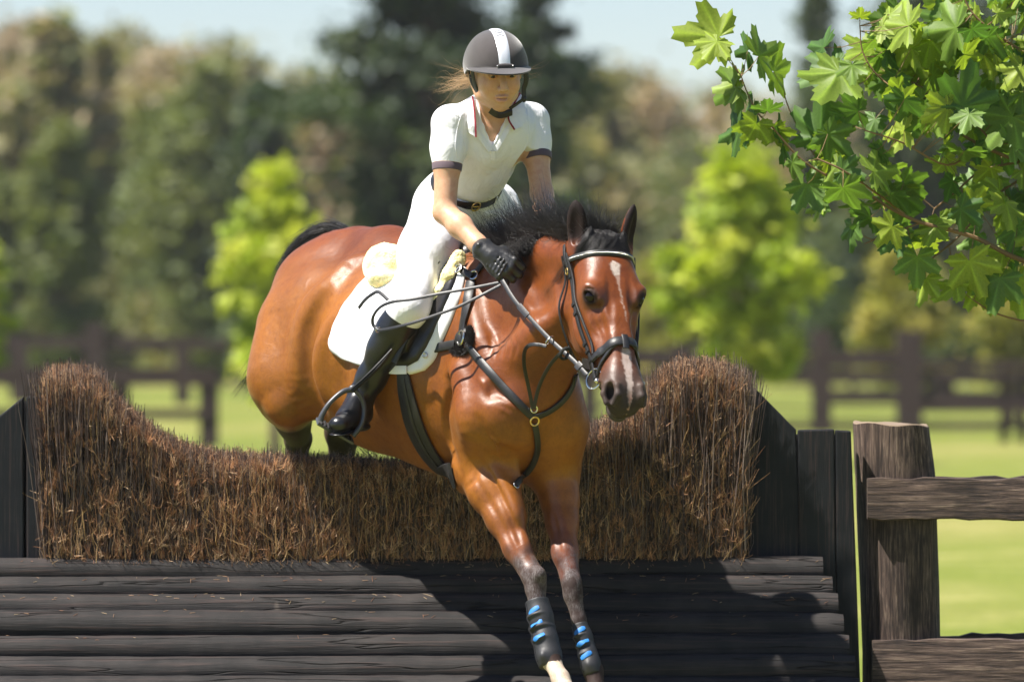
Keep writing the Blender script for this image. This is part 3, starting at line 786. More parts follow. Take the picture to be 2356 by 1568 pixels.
# the brush: thousands of upright twigs with finer brown ends
TOP = [(80, 880), (96, 858), (120, 846), (165, 842), (205, 848), (235, 868), (270, 915), (310, 950), (360, 990), (430, 1025), (500, 1042), (640, 1050), (780, 1056), (960, 1066), (1100, 1070), (1250, 1060), (1330, 1010), (1380, 970), (1440, 950), (1480, 905), (1520, 850), (1560, 832), (1610, 828), (1660, 832), (1700, 852), (1725, 880), (1745, 930)]
def top_z(x, y):
    px = np.interp(x, [P(a, b_, .3 + YB).x for a, b_ in TOP], [P(a, b_, .22 + YB).z for a, b_ in TOP])
    return px
def build_brush():
    g = np.random.default_rng(8)
    x0, x1 = P(104, 0, .2 + YB).x, P(1712, 0, .2 + YB).x
    zb = LOG_TOP - .05; K = 7
    out_p, out_r, out_c = [], [], []
    def batch(n, ylo, yhi, thick, z0f, lenf, lean, curl, cols, topj=.03, spread=None, wild=0):
        x = g.uniform(x0, x1, n); y = g.uniform(ylo, yhi, n); zt = top_z(x, y)
        # rounded shoulders: lower towards the front and back faces
        yy = (y - .27) / .20; zt = zt - .05 * np.abs(yy) ** 3 + g.normal(0, topj, n) * .6
        z0 = zb + (zt - zb) * z0f(n); z1 = z0 + np.minimum(lenf(n), 9); 
        over = np.maximum(z1 - zt, 0); z1 -= over
        t = np.linspace(0, 1, K)[None, :]
        hgt = (z1 - z0)[:, None]
        lx = g.normal(0, lean, n)[:, None]; ly = g.normal(-.03 - (.30 if lean > .1 else 0), lean, n)[:, None]
        edge = np.clip((x - x1 + .25) / .25, 0, 1) - np.clip((x0 + .12 - x) / .12, 0, 1)
        lx = lx + (edge * .05 * (0.4 + 0.6 * g.random(n)))[:, None]
        c1 = g.normal(0, curl, n)[:, None]; c2 = g.normal(0, curl, n)[:, None]; ph = g.uniform(0, 6, n)[:, None]
        Pp = np.zeros((n, K, 3))
        Pp[:, :, 0] = x[:, None] + lx * t * hgt + c1 * np.sin(t * 4 + ph) * t + g.normal(0, curl * .35, (n, K)) * t
        Pp[:, :, 1] = y[:, None] + ly * t * hgt + c2 * np.cos(t * 4 + ph) * t + g.normal(0, curl * .35, (n, K)) * t
        Pp[:, :, 2] = z0[:, None] + hgt * t
        Rr = thick * g.uniform(.55, 1.45, n)[:, None] * (1 - .78 * t)
        cc = np.array(cols)[g.integers(0, len(cols), n)] * g.uniform(.65, 1.3, n)[:, None]
        # patches of gingery brown and of grey
        patch = np.sin(x * 7.3 + 1.2) * np.sin(x * 3.1 + z0 * 5) + .8 * np.sin(x * 19 + z0 * 9) * np.sin(z0 * 14 + x * 5); cc = cc * (1 + .22 * patch[:, None])
        if spread is not None: cc = cc * spread
        out_p.append(Pp); out_r.append(Rr); out_c.append(cc)
    def sprigs(n, m_):
        "small side shoots fanning out of one point"
        x = g.uniform(x0, x1, n); y = .065 + g.random(n) ** 1.6 * .13; zt = top_z(x, y); z = zb + (zt - zb) * g.uniform(.02, .93, n); t = np.linspace(0, 1, 5)[None, None, :]
        ax = np.stack([g.normal(0, .28, n), g.normal(-.45, .3, n), np.abs(g.normal(.9, .25, n))], 1); L = g.uniform(.022, .060, (n, m_))
        d = ax[:, None, :] + g.normal(0, .38, (n, m_, 3)); d /= np.linalg.norm(d, axis=2, keepdims=True)
        base = np.stack([x, y, z], 1)[:, None, :] + g.normal(0, .004, (n, m_, 3)) - d * .004; kink = g.normal(0, .10, (n, m_, 3))
        Pp = base[:, :, None, :] + d[:, :, None, :] * (L[:, :, None] * t)[..., None] + kink[:, :, None, :] * (L[:, :, None] * t * (1 - t) * 2)[..., None]
        Pp = np.repeat(Pp, 1, 0).reshape(n * m_, 5, 3); q5 = np.linspace(0, 1, 5); q7 = np.linspace(0, 1, K)
        P7 = np.stack([np.stack([(Pp[:, int(v * 4), c] * (1 - (v * 4) % 1) + Pp[:, min(4, int(v * 4) + 1), c] * ((v * 4) % 1)) for v in q7], 1) for c in range(3)], 2)
        out_p.append(P7); out_r.append(.00125 * g.uniform(.6, 1.4, (n * m_, 1)) * (1 - .7 * q7[None, :]))
        cc = np.array(tip)[g.integers(0, len(tip), n)] * g.uniform(.6, 1.5, (n, 1)); out_c.append(np.repeat(cc, m_, 0) * g.uniform(.85, 1.15, (n * m_, 1)))
    stem = [(.060, .043, .039), (.10, .074, .066), (.035, .025, .023), (.19, .150, .130)]
    tip = [(.33, .180, .100), (.42, .250, .145), (.23, .118, .062), (.56, .40, .26), (.34, .195, .112)]
    gold = [(.50, .34, .17), (.42, .27, .13)]
    one = lambda lo, hi: (lambda n: g.uniform(lo, hi, n))
    batch(9000, .12, .44, .0036, one(0, .05), one(.35, 1.2), .03, .006, stem)
    batch(12000, .075, .18, .0031, one(0, .25), one(.25, .8), .05, .009, stem)
    batch(12000, .07, .24, .00125, one(.05, .97), one(.04, .13), .14, .007, tip)
    sprigs(6200, 7)
    batch(7000, .07, .16, .0011, one(.0, .5), one(.05, .14), .18, .008, stem)
    batch(24000, .08, .46, .00125, lambda n: 1 - g.uniform(0, 1, n) ** 1.6 * .28, one(.05, .14), .16, .006, tip, .016)
    batch(9000, .07, .45, .0012, lambda n: 1 - g.uniform(0, 1, n) ** 2 * .12 - .05, one(.04, .08), .22, .006, [(.52, .40, .27), (.60, .48, .34)], .016)
    batch(1500, .07, .14, .0014, one(0, .9), one(.04, .18), .12, .008, gold)
    batch(500, .06, .12, .0010, one(0, .6), one(.05, .14), .6, .02, gold)
    batch(90, .06, .4, .0013, one(.7, .95), one(.1, .2), .25, .02, tip + gold, .02)
    P_ = np.concatenate(out_p); R_ = np.concatenate(out_r); C_ = np.concatenate(out_c)
    # long loose stems leaning out at the right-hand end
    n = 46; t = np.linspace(0, 1, K)
    for i in range(n):
        xb = x1 - g.uniform(-.01, .13); yb = g.uniform(.09, .17); L = g.uniform(.2, .42); lean = g.uniform(.0, .26); z0 = zb + .05 + g.uniform(0, .2) * (i % 3)
        pth = np.stack([xb + lean * L * t ** 1.4 + .012 * np.sin(t * 5 + i), yb - .05 * t + .01 * np.cos(t * 6 + i), z0 + L * t], 1)
        P_ = np.concatenate([P_, pth[None]]); R_ = np.concatenate([R_, (.0026 * (1 - .7 * t))[None]]); C_ = np.concatenate([C_, np.array([stem[i % 4] if i % 3 else (.30, .19, .11)])])
        for j in range(5):
            a = g.uniform(.4, 1); p0 = pth[int(a * (K - 1))]; d = np.array([g.normal(.25, .4), g.normal(-.2, .3), 1]) * g.uniform(.03, .09)
            sub = p0 + np.outer(t, d); P_ = np.concatenate([P_, sub[None]]); R_ = np.concatenate([R_, (.0011 * (1 - .6 * t))[None]]); C_ = np.concatenate([C_, np.array([tip[(i + j) % 5]])])
    P_[:, :, 1] += YB
    return P_, R_, C_
def mat_twig():
    n = NT('brush_twigs', 0.7, 0.25); n.color(n.mix(n.attr('tone'), (1.5, 1.45, 1.4), n.noise(20, 3), 'MULTIPLY')); return n.m
M['twig'] = mat_twig()
if 'brush' not in SKIP:
    bp, br, bc = build_brush()
    tw = strands('brush_twigs', bp, br, M['twig'], jump, bc); tw['kind'] = 'stuff'
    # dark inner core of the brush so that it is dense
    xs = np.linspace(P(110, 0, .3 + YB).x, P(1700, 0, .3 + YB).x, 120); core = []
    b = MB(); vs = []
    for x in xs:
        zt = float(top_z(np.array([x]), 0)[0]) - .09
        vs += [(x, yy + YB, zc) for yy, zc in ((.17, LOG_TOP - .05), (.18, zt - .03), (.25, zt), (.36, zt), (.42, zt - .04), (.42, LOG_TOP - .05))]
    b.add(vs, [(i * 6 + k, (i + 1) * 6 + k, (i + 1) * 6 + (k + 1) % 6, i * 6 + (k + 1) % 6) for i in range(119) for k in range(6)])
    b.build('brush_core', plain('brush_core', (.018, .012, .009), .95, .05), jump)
# loose needles and twig litter lying on the logs
g = np.random.default_rng(4); n = 170; lp = []
bpy.context.view_layer.update()
jb = [BVHTree.FromObject(o, bpy.context.evaluated_depsgraph_get()) for o in jump.children if o.name.startswith('log')]
tries = 0
while len(lp) < n and tries < 4000:
    tries += 1
    px = g.uniform(0, 1960); py = 1288 + abs(g.normal(0, 1)) ** .9 * 90
    d = (P(px, py, 0) - Vector((0, -CAM_D, CAM_H))).normalized(); best = None
    for t_ in jb:
        h = t_.ray_cast(Vector((0, -CAM_D, CAM_H)), d)
        if h[0] is not None and (best is None or h[3] < best[3]): best = h
    if best is None or best[1].z < .55: continue
    a = g.uniform(0, math.pi); L = g.uniform(.006, .022) * (1.8 if g.random() < .1 else 1)
    dv = Vector((math.cos(a), math.sin(a) * .5, 0)); dv = (dv - best[1] * dv.dot(best[1])).normalized()
    p = best[0] + best[1] * .0022
    lp.append([p - dv * L / 2, p + best[1] * .0005, p + dv * L / 2])
lt = strands('twig_litter', np.array([[tuple(q) for q in s_] for s_ in lp]), np.tile(np.array([.0007, .0009, .0006]), (len(lp), 1)), M['twig'], jump, np.array([(.42, .26, .16), (.30, .15, .09), (.5, .38, .24)])[g.integers(0, 3, len(lp))] * .8)
lt['kind'] = 'stuff'

# ------------------------------------------------------------------ timber fence on the right
def mat_weathered(name, st):
    n = NT(name, 0.8, 0.25)
    g_ = n.noise(5, 7, .68, stretch=st, dist=.5); p = n.noise(2.6, 4, .6); f = n.noise(40, 3, .6, stretch=tuple(v * .35 for v in st))
    c = n.ramp(g_, [(0.30, (0.014, 0.011, 0.010)), (0.42, (0.045, 0.031, 0.026)), (0.55, (0.12, 0.083, 0.066)), (0.74, (0.34, 0.255, 0.19))])
    c = n.mix(c, (0.020, 0.017, 0.016), n.ramp(n.mix(p, f, .35), [(0.40, (0.92,) * 3), (0.52, (0, 0, 0))]))
    n.color(c); b = n.bump(g_, .8, .008); n.bump(f, .5, .003, b); return n.m
M['post'] = mat_weathered('weathered_post', (22, 22, 1.1)); M['rail'] = mat_weathered('weathered_rail', (0.9, 20, 20))
fence = thing('timber_fence', P(2070, 1750, .6), 'weathered round fence post with two grey brown rails beside the jump', 'fence')
b = MB(); yc = .62; m = 30; lv = [976, 985, 1010, 1060, 1090, 1150, 1240, 1350, 1500, 1700, 1916]
lx = np.interp(lv, [976, 1060, 1100, 1500, 1916], [1963, 1967, 1970, 1983, 1990]); rx = np.interp(lv, [976, 1060, 1100, 1500, 1916], [2137, 2150, 2155, 2163, 2170])
vs = []
for py, a, c in zip(lv, lx, rx):
    ce = P((a + c) / 2, py, yc); rad = (c - a) / 2 * PX(yc)
    for k in range(m):
        t = 2 * math.pi * k / m; rr = rad * (1 + .02 * math.sin(3 * t + py * .01) + .012 * math.sin(7 * t))
        tilt = .006 * math.cos(t) if py < 980 else 0
        vs.append((ce.x + math.cos(t) * rr, yc + math.sin(t) * rr, ce.z - tilt + (.004 * math.sin(5 * t) if py < 980 else 0)))
b.add(vs, [(i * m + k, i * m + (k + 1) % m, (i + 1) * m + (k + 1) % m, (i + 1) * m + k) for i in range(len(lv) - 1) for k in range(m)])
b.build('post', M['post'], fence, sharp=60)
c = P(2050, 976, yc); b = MB(); b.add([(vs[k][0] * .97 + c.x * .03, vs[k][1] * .97 + yc * .03, vs[k][2] + .004) for k in range(m)] + [vs[k] for k in range(m)], [tuple(range(m))] + [(k, (k + 1) % m, m + (k + 1) % m, m + k) for k in range(m)])
b.build('sawn_top', plain('sawn_end_grain', (.20, .145, .10), .8, bump=(60, .4, .004)), fence, sharp=40)
yr = yc - .165
def rail(l, t_, bt, tr, br_, y, th, name='rail', rx_=3300):
    b = MB(); n = 40; r_ = np.random.default_rng(l); vs = []
    for i in range(n):
        u = i / (n - 1); px = l + (rx_ - l) * u; w_ = .0025
        a = P(px, t_ + (tr - t_) * u, y); c = P(px, bt + (br_ - bt) * u, y); a.z += r_.normal(0, w_); c.z += r_.normal(0, w_)
        o1 = r_.normal(0, .001)
        vs += [(a.x, y + .004 + o1, a.z - .006), (a.x, y + .006, a.z), (a.x, y + th - .004, a.z + .001), (a.x, y + th, a.z - .006), (c.x, y + th, c.z + .004), (c.x, y + th - .004, c.z), (c.x, y + .006, c.z), (c.x, y + o1, c.z + .006)]
    b.add(vs, [(i * 8 + k, (i + 1) * 8 + k, (i + 1) * 8 + (k + 1) % 8, i * 8 + (k + 1) % 8) for i in range(n - 1) for k in range(8)] + [tuple(range(8)), tuple((n - 1) * 8 + k for k in range(8))[::-1]])
    return b.build(name, M['rail'], fence, sharp=30)
rail(1996, 1099, 1195, 1108, 1203, yr, .055)
rail(2008, 1473, 1580, 1462, 1570, yr, .055)
rail(2145, 1097, 1180, 1090, 1170, yc + .16, .05)
rail(2150, 1462, 1550, 1440, 1530, yc + .16, .05)
# narrow dark upright between board and post
b = MB(); A = [P(1989, 1010, .0), P(2012, 1010, 0), P(2030, 2040, 0), P(2006, 2040, 0)]
# bolt head on the post
# ------------------------------------------------------------------ the rider
def sgrid(pts, pad, h):
    a = np.array([N3(p) for p in pts]); return Field(a.min(0) - pad, a.max(0) + pad, h)
RPSI = math.radians(14); RBET = math.radians(13); RROL = math.radians(-2)
rh = np.array([math.sin(RPSI), -math.cos(RPSI), 0.0])
RD_ = -zz * math.cos(RBET) - rh * math.sin(RBET)
RFc = rh * math.cos(RBET) - zz * math.sin(RBET)
RS_ = np.cross(rh, zz)
_d = RD_ * math.cos(RROL) + RS_ * math.sin(RROL); RS_ = RS_ * math.cos(RROL) - RD_ * math.sin(RROL); RD_ = _d
RO = N3(P(1141, 158, -.30)); RK = 1.05
def rd(d, f, s): return RO + (RD_ * d + RFc * f + RS_ * s) * RK
TS = np.array([-.82, -.57, 0.0])     # rider's right
TFW = np.array([.57, -.82, 0.0])
SH_R = N3(P(1034, 284, -.25)); SH_L = N3(P(1224, 278, -.03))
EL_R = N3(P(1023, 488, -.30)); WR_R = N3(P(1119, 580, -.455))
EL_L = N3(P(1247, 448, -.13)); WR_L = N3(P(1264, 545, -.36))
CH = N3(P(1130, 318, -.13)); WA = N3(P(1085, 405, -.02)); PE = N3(P(1052, 462, .10))
NK = N3(P(1140, 262, -.17))
tax = (CH - WA); tax /= np.linalg.norm(tax)
TSn = (SH_R - SH_L); TSn /= np.linalg.norm(TSn); tfr = np.cross(TSn, tax); tfr /= np.linalg.norm(tfr)
if tfr[1] > 0: tfr = -tfr
TB = [TSn, tfr, tax]
def torso(F, g):
    F.ell(CH, (.148 + g, .105 + g, .135 + g), TB, .05)
    F.ell(CH + tfr * .045 + TSn * .055 - tax * .015, (.055 + g, .050 + g, .058 + g), TB, .04)
    F.ell(CH + tfr * .045 - TSn * .055 - tax * .015, (.055 + g, .050 + g, .058 + g), TB, .04)
    F.ell((CH + WA) / 2 - tax * .01, (.122 + g, .088 + g, .13 + g), TB, .05)
    F.ell(WA, (.115 + g, .090 + g, .10 + g), TB, .05)
    F.path([(SH_R, .046 + g), (NK - tax * .035 + TSn * .02, .052 + g), (SH_L, .046 + g)], .05)
    F.cone(SH_R + np.array([.02, 0, .004]), .038 + g, N3(P(1098, 242, -.17)), .030 + g, .03)
    F.cone(SH_L + np.array([-.02, 0, .004]), .038 + g, N3(P(1185, 244, -.12)), .030 + g, .03)

def build_body():
    F = sgrid([RO, SH_R, SH_L, WR_R, WR_L, CH], .17, .0022)
    def path(pts, k, op='add', flat=None, both=True):
        for sg in ((1, -1) if both else (1,)): F.path([(rd(d, f, s * sg), r * RK) for d, f, s, r in pts], k, op, flat)
    def ell(c, r, k, op='add', both=True, tilt=0):
        for sg in ((1, -1) if both else (1,)):
            a = np.cos(tilt) * RD_ + np.sin(tilt) * RFc; b = -np.sin(tilt) * RD_ + np.cos(tilt) * RFc
            F.ell(rd(c[0], c[1], c[2] * sg), np.array(r) * RK, [a, b, RS_], k, op)
    torso(F, -.012)
    F.path([(NK - tax * .05, .062), (NK, .052), (rd(.065, -.015, 0), .052), (rd(.03, -.02, 0), .055)], .03)
    for sg in (1, -1):   # the two neck tendons and collar bones
        F.cone(rd(.055, -.005, .048 * sg), .014, NK - tax * .045 + tfr * .045 + TSn * .012 * sg, .012, .02)
        F.cone(NK - tax * .05 + tfr * .052 + TSn * .015 * sg, .009, NK - tax * .035 + tfr * .02 + TSn * .10 * sg, .010, .02)
    ell((-.014, -.012, 0), (.090, .094, .074), .02, both=False)
    ell((.030, .022, 0), (.082, .066, .062), .03, both=False)
    ell((.066, .040, 0), (.050, .046, .042), .03, both=False)
    path([(.050, -.022, .056, .018), (.078, .015, .046, .017), (.104, .050, .014, .016)], .022)
    ell((.108, .066, 0), (.016, .015, .019), .02, both=False)
    ell((.042, .056, .038), (.028, .028, .025), .022)
    path([(-.016, .084, .012, .012), (-.012, .074, .046, .012)], .018)
    path([(-.004, .090, 0, .0085), (.030, .107, 0, .0085), (.043, .114, 0, .0095)], .012, both=False)
    ell((.047, .103, .0112), (.008, .011, .0065), .006)
    path([(.055, .108, .0065, .0020), (.053, .100, .0075, .0020)], .003, 'sub')
    ell((.005, .098, .031), (.014, .014, .019), .012, 'sub')
    ell((.006, .0775, .031), (.0125, .0150, .0165), .005)
    path([(.010, .088, .018, .0016), (.0135, .0925, .031, .0018), (.010, .087, .044, .0016)], .002)
    ell((.0090, .096, .031), (.0036, .012, .0125), .0015, 'sub')
    path([(.0735, .089, .019, .0026), (.0712, .096, .009, .0040), (.0720, .0975, .0, .0036)], .006)
    path([(.0835, .088, .014, .0036), (.0845, .0945, .006, .0050), (.0845, .0955, 0, .0050)], .007)
    path([(.0775, .087, .023, .0020), (.0780, .098, .010, .0028), (.0778, .102, 0, .0032)], .003, 'sub')
    ell((.012, -.012, .078), (.031, .018, .009), .008, tilt=-.2)
    ell((.010, -.006, .088), (.018, .009, .006), .006, 'sub')
    # arms
    F.path([(SH_R, .048), ((SH_R * .55 + EL_R * .45), .0425), (EL_R, .0365)], .03)
    F.path([(EL_R, .0365), (EL_R * .62 + WR_R * .38 + np.array([0, 0, .003]), .0385), (EL_R * .2 + WR_R * .8, .0285), (WR_R, .0255)], .02, flat=None)
    F.path([(SH_L, .046), ((SH_L * .55 + EL_L * .45), .040), (EL_L, .036)], .03)
    F.path([(EL_L, .036), (EL_L * .65 + WR_L * .35, .037), (WR_L, .026)], .02)
    return F.mesh(1)

def build_shirt():
    F = sgrid([SH_R, SH_L, CH, WA, NK, EL_R * .5 + SH_R * .5], .17, .0028)
    torso(F, .004)
    F.cone(CH - tax * .10 + tfr * .06, .05, WA + tfr * .045 + tax * .03, .055, .05)
    e = SH_R * .46 + EL_R * .54; F.path([(SH_R, .055), (SH_R * .5 + e * .5, .0530), (e, .0460)], .035)
    cutR = SH_R * .49 + EL_R * .51; dR = EL_R - SH_R
    e2 = SH_L * .47 + EL_L * .53; F.path([(SH_L, .053), (SH_L * .5 + e2 * .5, .049), (e2, .0470)], .035)
    # folds: from armpits across the chest, blousing above the belt, sleeve creases
    for a, ra, b, rb in ((SH_R + tfr * .05 - tax * .05 - TSn * .03, .010, CH + tfr * .10 + TSn * .05 - tax * .05, .003), (SH_R + tfr * .05 - tax * .085 - TSn * .02, .009, CH + tfr * .08 + TSn * .07 - tax * .09, .003),
                         (SH_L + tfr * .05 - tax * .06 + TSn * .04, .008, CH + tfr * .09 - TSn * .05 - tax * .06, .003)):
        F.cone(a, ra, b, rb, .016)
    g = np.random.default_rng(2)
    for i in range(15):
        s0 = g.uniform(-.10, .10); w_ = g.uniform(.02, .05); z0 = g.uniform(-.035, .045)
        c0 = WA + TSn * s0 + tax * z0 + tfr * (.088 * math.sqrt(max(0, 1 - (s0 / .12) ** 2)) + .002)
        s1 = s0 + w_; c1 = WA + TSn * s1 + tax * (z0 + g.normal(0, .012)) + tfr * (.088 * math.sqrt(max(0, 1 - min(1, abs(s1) / .12) ** 2)) + .001)
        F.cone(c0, .005, c1, .003, .012)
    for i in range(0):
        t = .15 + .07 * i; c = SH_R + (EL_R - SH_R) * t
        F.cone(c + np.array([-.045, -.030, -.006]), .006, c + np.array([.012, -.055, .012]), .004, .012)
        c = SH_L + (EL_L - SH_L) * t
        F.cone(c + np.array([-.03, -.045, .012]), .006, c + np.array([.028, -.045, -.008]), .004, .012)
    # neck hole and open V
    F.path([(NK + tax * .12, .062), (NK - tax * .005, .056)], .012, 'sub')
    vb = N3(P(1132, 342, 0)); vb = vb + np.array([0, -.30 - 0, 0])
    F.path([(N3(P(px, py, -.26)), r) for px, py, r in ((1132, 338, .002), (1133, 318, .012), (1134, 295, .025), (1135, 268, .040), (1137, 235, .052))], .004, 'sub', flat=((0, -1, 0), 2.6))
    F.plane(SH_R + dR * .475, dR, SH_R + dR * .62, .105)
    dL = EL_L - SH_L; F.plane(SH_L + dL * .475, dL, SH_L + dL * .62, .10)
    F.plane(WA - tax * .042, -tax, WA - tax * .15, .28)
    return F.mesh(2)

KN = N3(P(941, 706, -.24)); HPR = N3(P(1018, 480, .02)); HPL = N3(P(1130, 482, .17)); AN = N3(P(832, 910, -.115))
KNL = N3(P(1235, 690, .02))
def build_breeches():
    F = sgrid([PE, KN, HPR, HPL, KNL], .2, .0035)
    F.ell(WA - tax * .03, (.124, .097, .07), TB, .03)
    F.ell(PE, (.135, .122, .12), TB, .05)
    F.ell(PE + np.array([-.01, .08, -.02]) + TSn * .02, (.11, .11, .11), TB, .06)
    F.path([(HPR, .102), (HPR * .55 + KN * .45, .092), (HPR * .2 + KN * .8, .065), (KN, .060), (KN + (AN - KN) * .22, .055)], .05)
    F.path([(HPL, .10), (HPL * .5 + KNL * .5, .085), (KNL, .060)], .05)
    g = np.random.default_rng(6)
    for i in range(9):   # creases across the lap
        s0 = g.uniform(-.09, .03); z0 = -.05 - .014 * i
        c = PE + TSn * s0 + tax * (z0 + .10) + tfr * .118
        F.cone(c, .006, c - TSn * .06 + tax * .006, .003, .012)
    for i in range(4):
        t = .86 + .05 * i; c = HPR * (1 - t) + KN * t
        F.cone(c + np.array([-.035, -.048, .0]), .004, c + np.array([.035, -.052, .012]), .003, .010)
    F.plane(WA - tax * .030, tax, WA + tax * .10, .24)
    return F.mesh(2)
ax_c = (AN - KN) / np.linalg.norm(AN - KN)
TOE = N3(P(772, 980, -.30)); HEE = N3(P(836, 952, -.085))
def build_boot():
    F = sgrid([KN, AN, TOE, HEE], .12, .0028)
    F.path([(KN + ax_c * .005, .0665), (KN + ax_c * .10, .064), (KN + ax_c * .17, .060), (AN - ax_c * .07, .046), (AN, .040)], .03, flat=None)
    ft = (TOE - HEE) / np.linalg.norm(TOE - HEE); dn = np.array([0, 0, -1.0]); sd = np.cross(ft, dn); sd /= np.linalg.norm(sd); dn = np.cross(sd, ft); dn = dn if dn[2] < 0 else -dn
    F.path([(AN, .040), (HEE + ft * .01, .036)], .02)
    F.path([(HEE + ft * .03 - dn * .005, .036), (HEE + ft * .12 - dn * .008, .036), (TOE - ft * .030 - dn * .002, .034)], .02, flat=(dn, .82))
    F.path([(AN + ft * .02, .034), (HEE + ft * .13 - dn * .018, .030)], .03)
    # sole and heel
    for c, r in ((HEE + ft * .02 + dn * .040, (.034, .030, .014)), (HEE + ft * .13 + dn * .034, (.075, .037, .007)), (TOE - ft * .04 + dn * .030, (.045, .038, .007))):
        F.ell(c, r, [ft, sd, dn], .006)
    # creases at the ankle, laced front
    for i in range(8):
        c = AN + ax_c * (-.045 + .013 * i) + ft * .004 * i
        F.cone(c + ft * .036 + sd * .02, .0065, c + ft * .036 - sd * .03, .0055, .008)
    F.cone(TOE - ft * .058 - dn * .030 + sd * .018, .003, TOE - ft * .058 - dn * .030 - sd * .018, .003, .008)
    F.plane(KN + ax_c * .02, np.array([.25, -.35, 1.0]) , KN - ax_c * .08, .16)
    return F.mesh(1), ft, dn, sd

def build_glove(wr, kn, fwd, bk, across, h=.0022, K=1.18):
    "a closed gloved fist: wr wrist, fwd along the hand, bk out of the back of the hand, across towards the little finger"
    wr = wr / K
    F = sgrid([wr, wr + fwd * .12, wr - bk * .08, wr + across * .03], .07, h)
    F.path([(wr - fwd * .012, .0315), (wr + fwd * .02, .0305)], .01)
    F.ell(wr + fwd * .055, (.046, .0205, .042), [fwd, bk, across], .018)
    tips = []
    for i, (o, L) in enumerate(((-.031, .030), (-.0105, .033), (.0105, .031), (.030, .025))):
        k = wr + fwd * (.088 - .004 * abs(i - 1)) + across * o + bk * .003
        a = k + fwd * L * .75 - bk * L * .62; b = a - bk * .024 - fwd * .010; c = b - fwd * .022 + bk * .001
        F.cone(wr + fwd * .045 + across * o * .8 + bk * .006, .0095, k, .0115, .008)
        F.path([(k, .0118), (a, .0105), (b, .0098), (c, .0090)], .0035)
    th = wr + fwd * .03 - across * .034 - bk * .008
    F.path([(th, .0145), (th + fwd * .032 - across * .012 - bk * .006, .0115), (th + fwd * .060 - across * .002 - bk * .020, .0100)], .006)
    # glove cuff edge, back seams
    F.path([(wr - fwd * .018 - across * .03, .004), (wr - fwd * .018 + bk * .030, .004), (wr - fwd * .018 + across * .03, .004)], .008)
    for i in range(4):
        o = -.022 + .015 * i
        F.cone(wr + fwd * .05 + across * o + bk * .021, .0022, wr + fwd * .085 + across * (o * 1.1) + bk * .018, .0022, .004, 'sub')
    for i in range(5):
        f0 = .030 + .012 * i
        F.cone(wr + fwd * f0 + bk * .0215 - across * .01, .0022, wr + fwd * (f0 + .006) + bk * .018 + across * .028, .0018, .004)
    V_, Q_ = F.mesh(1)
    return V_ * K, Q_

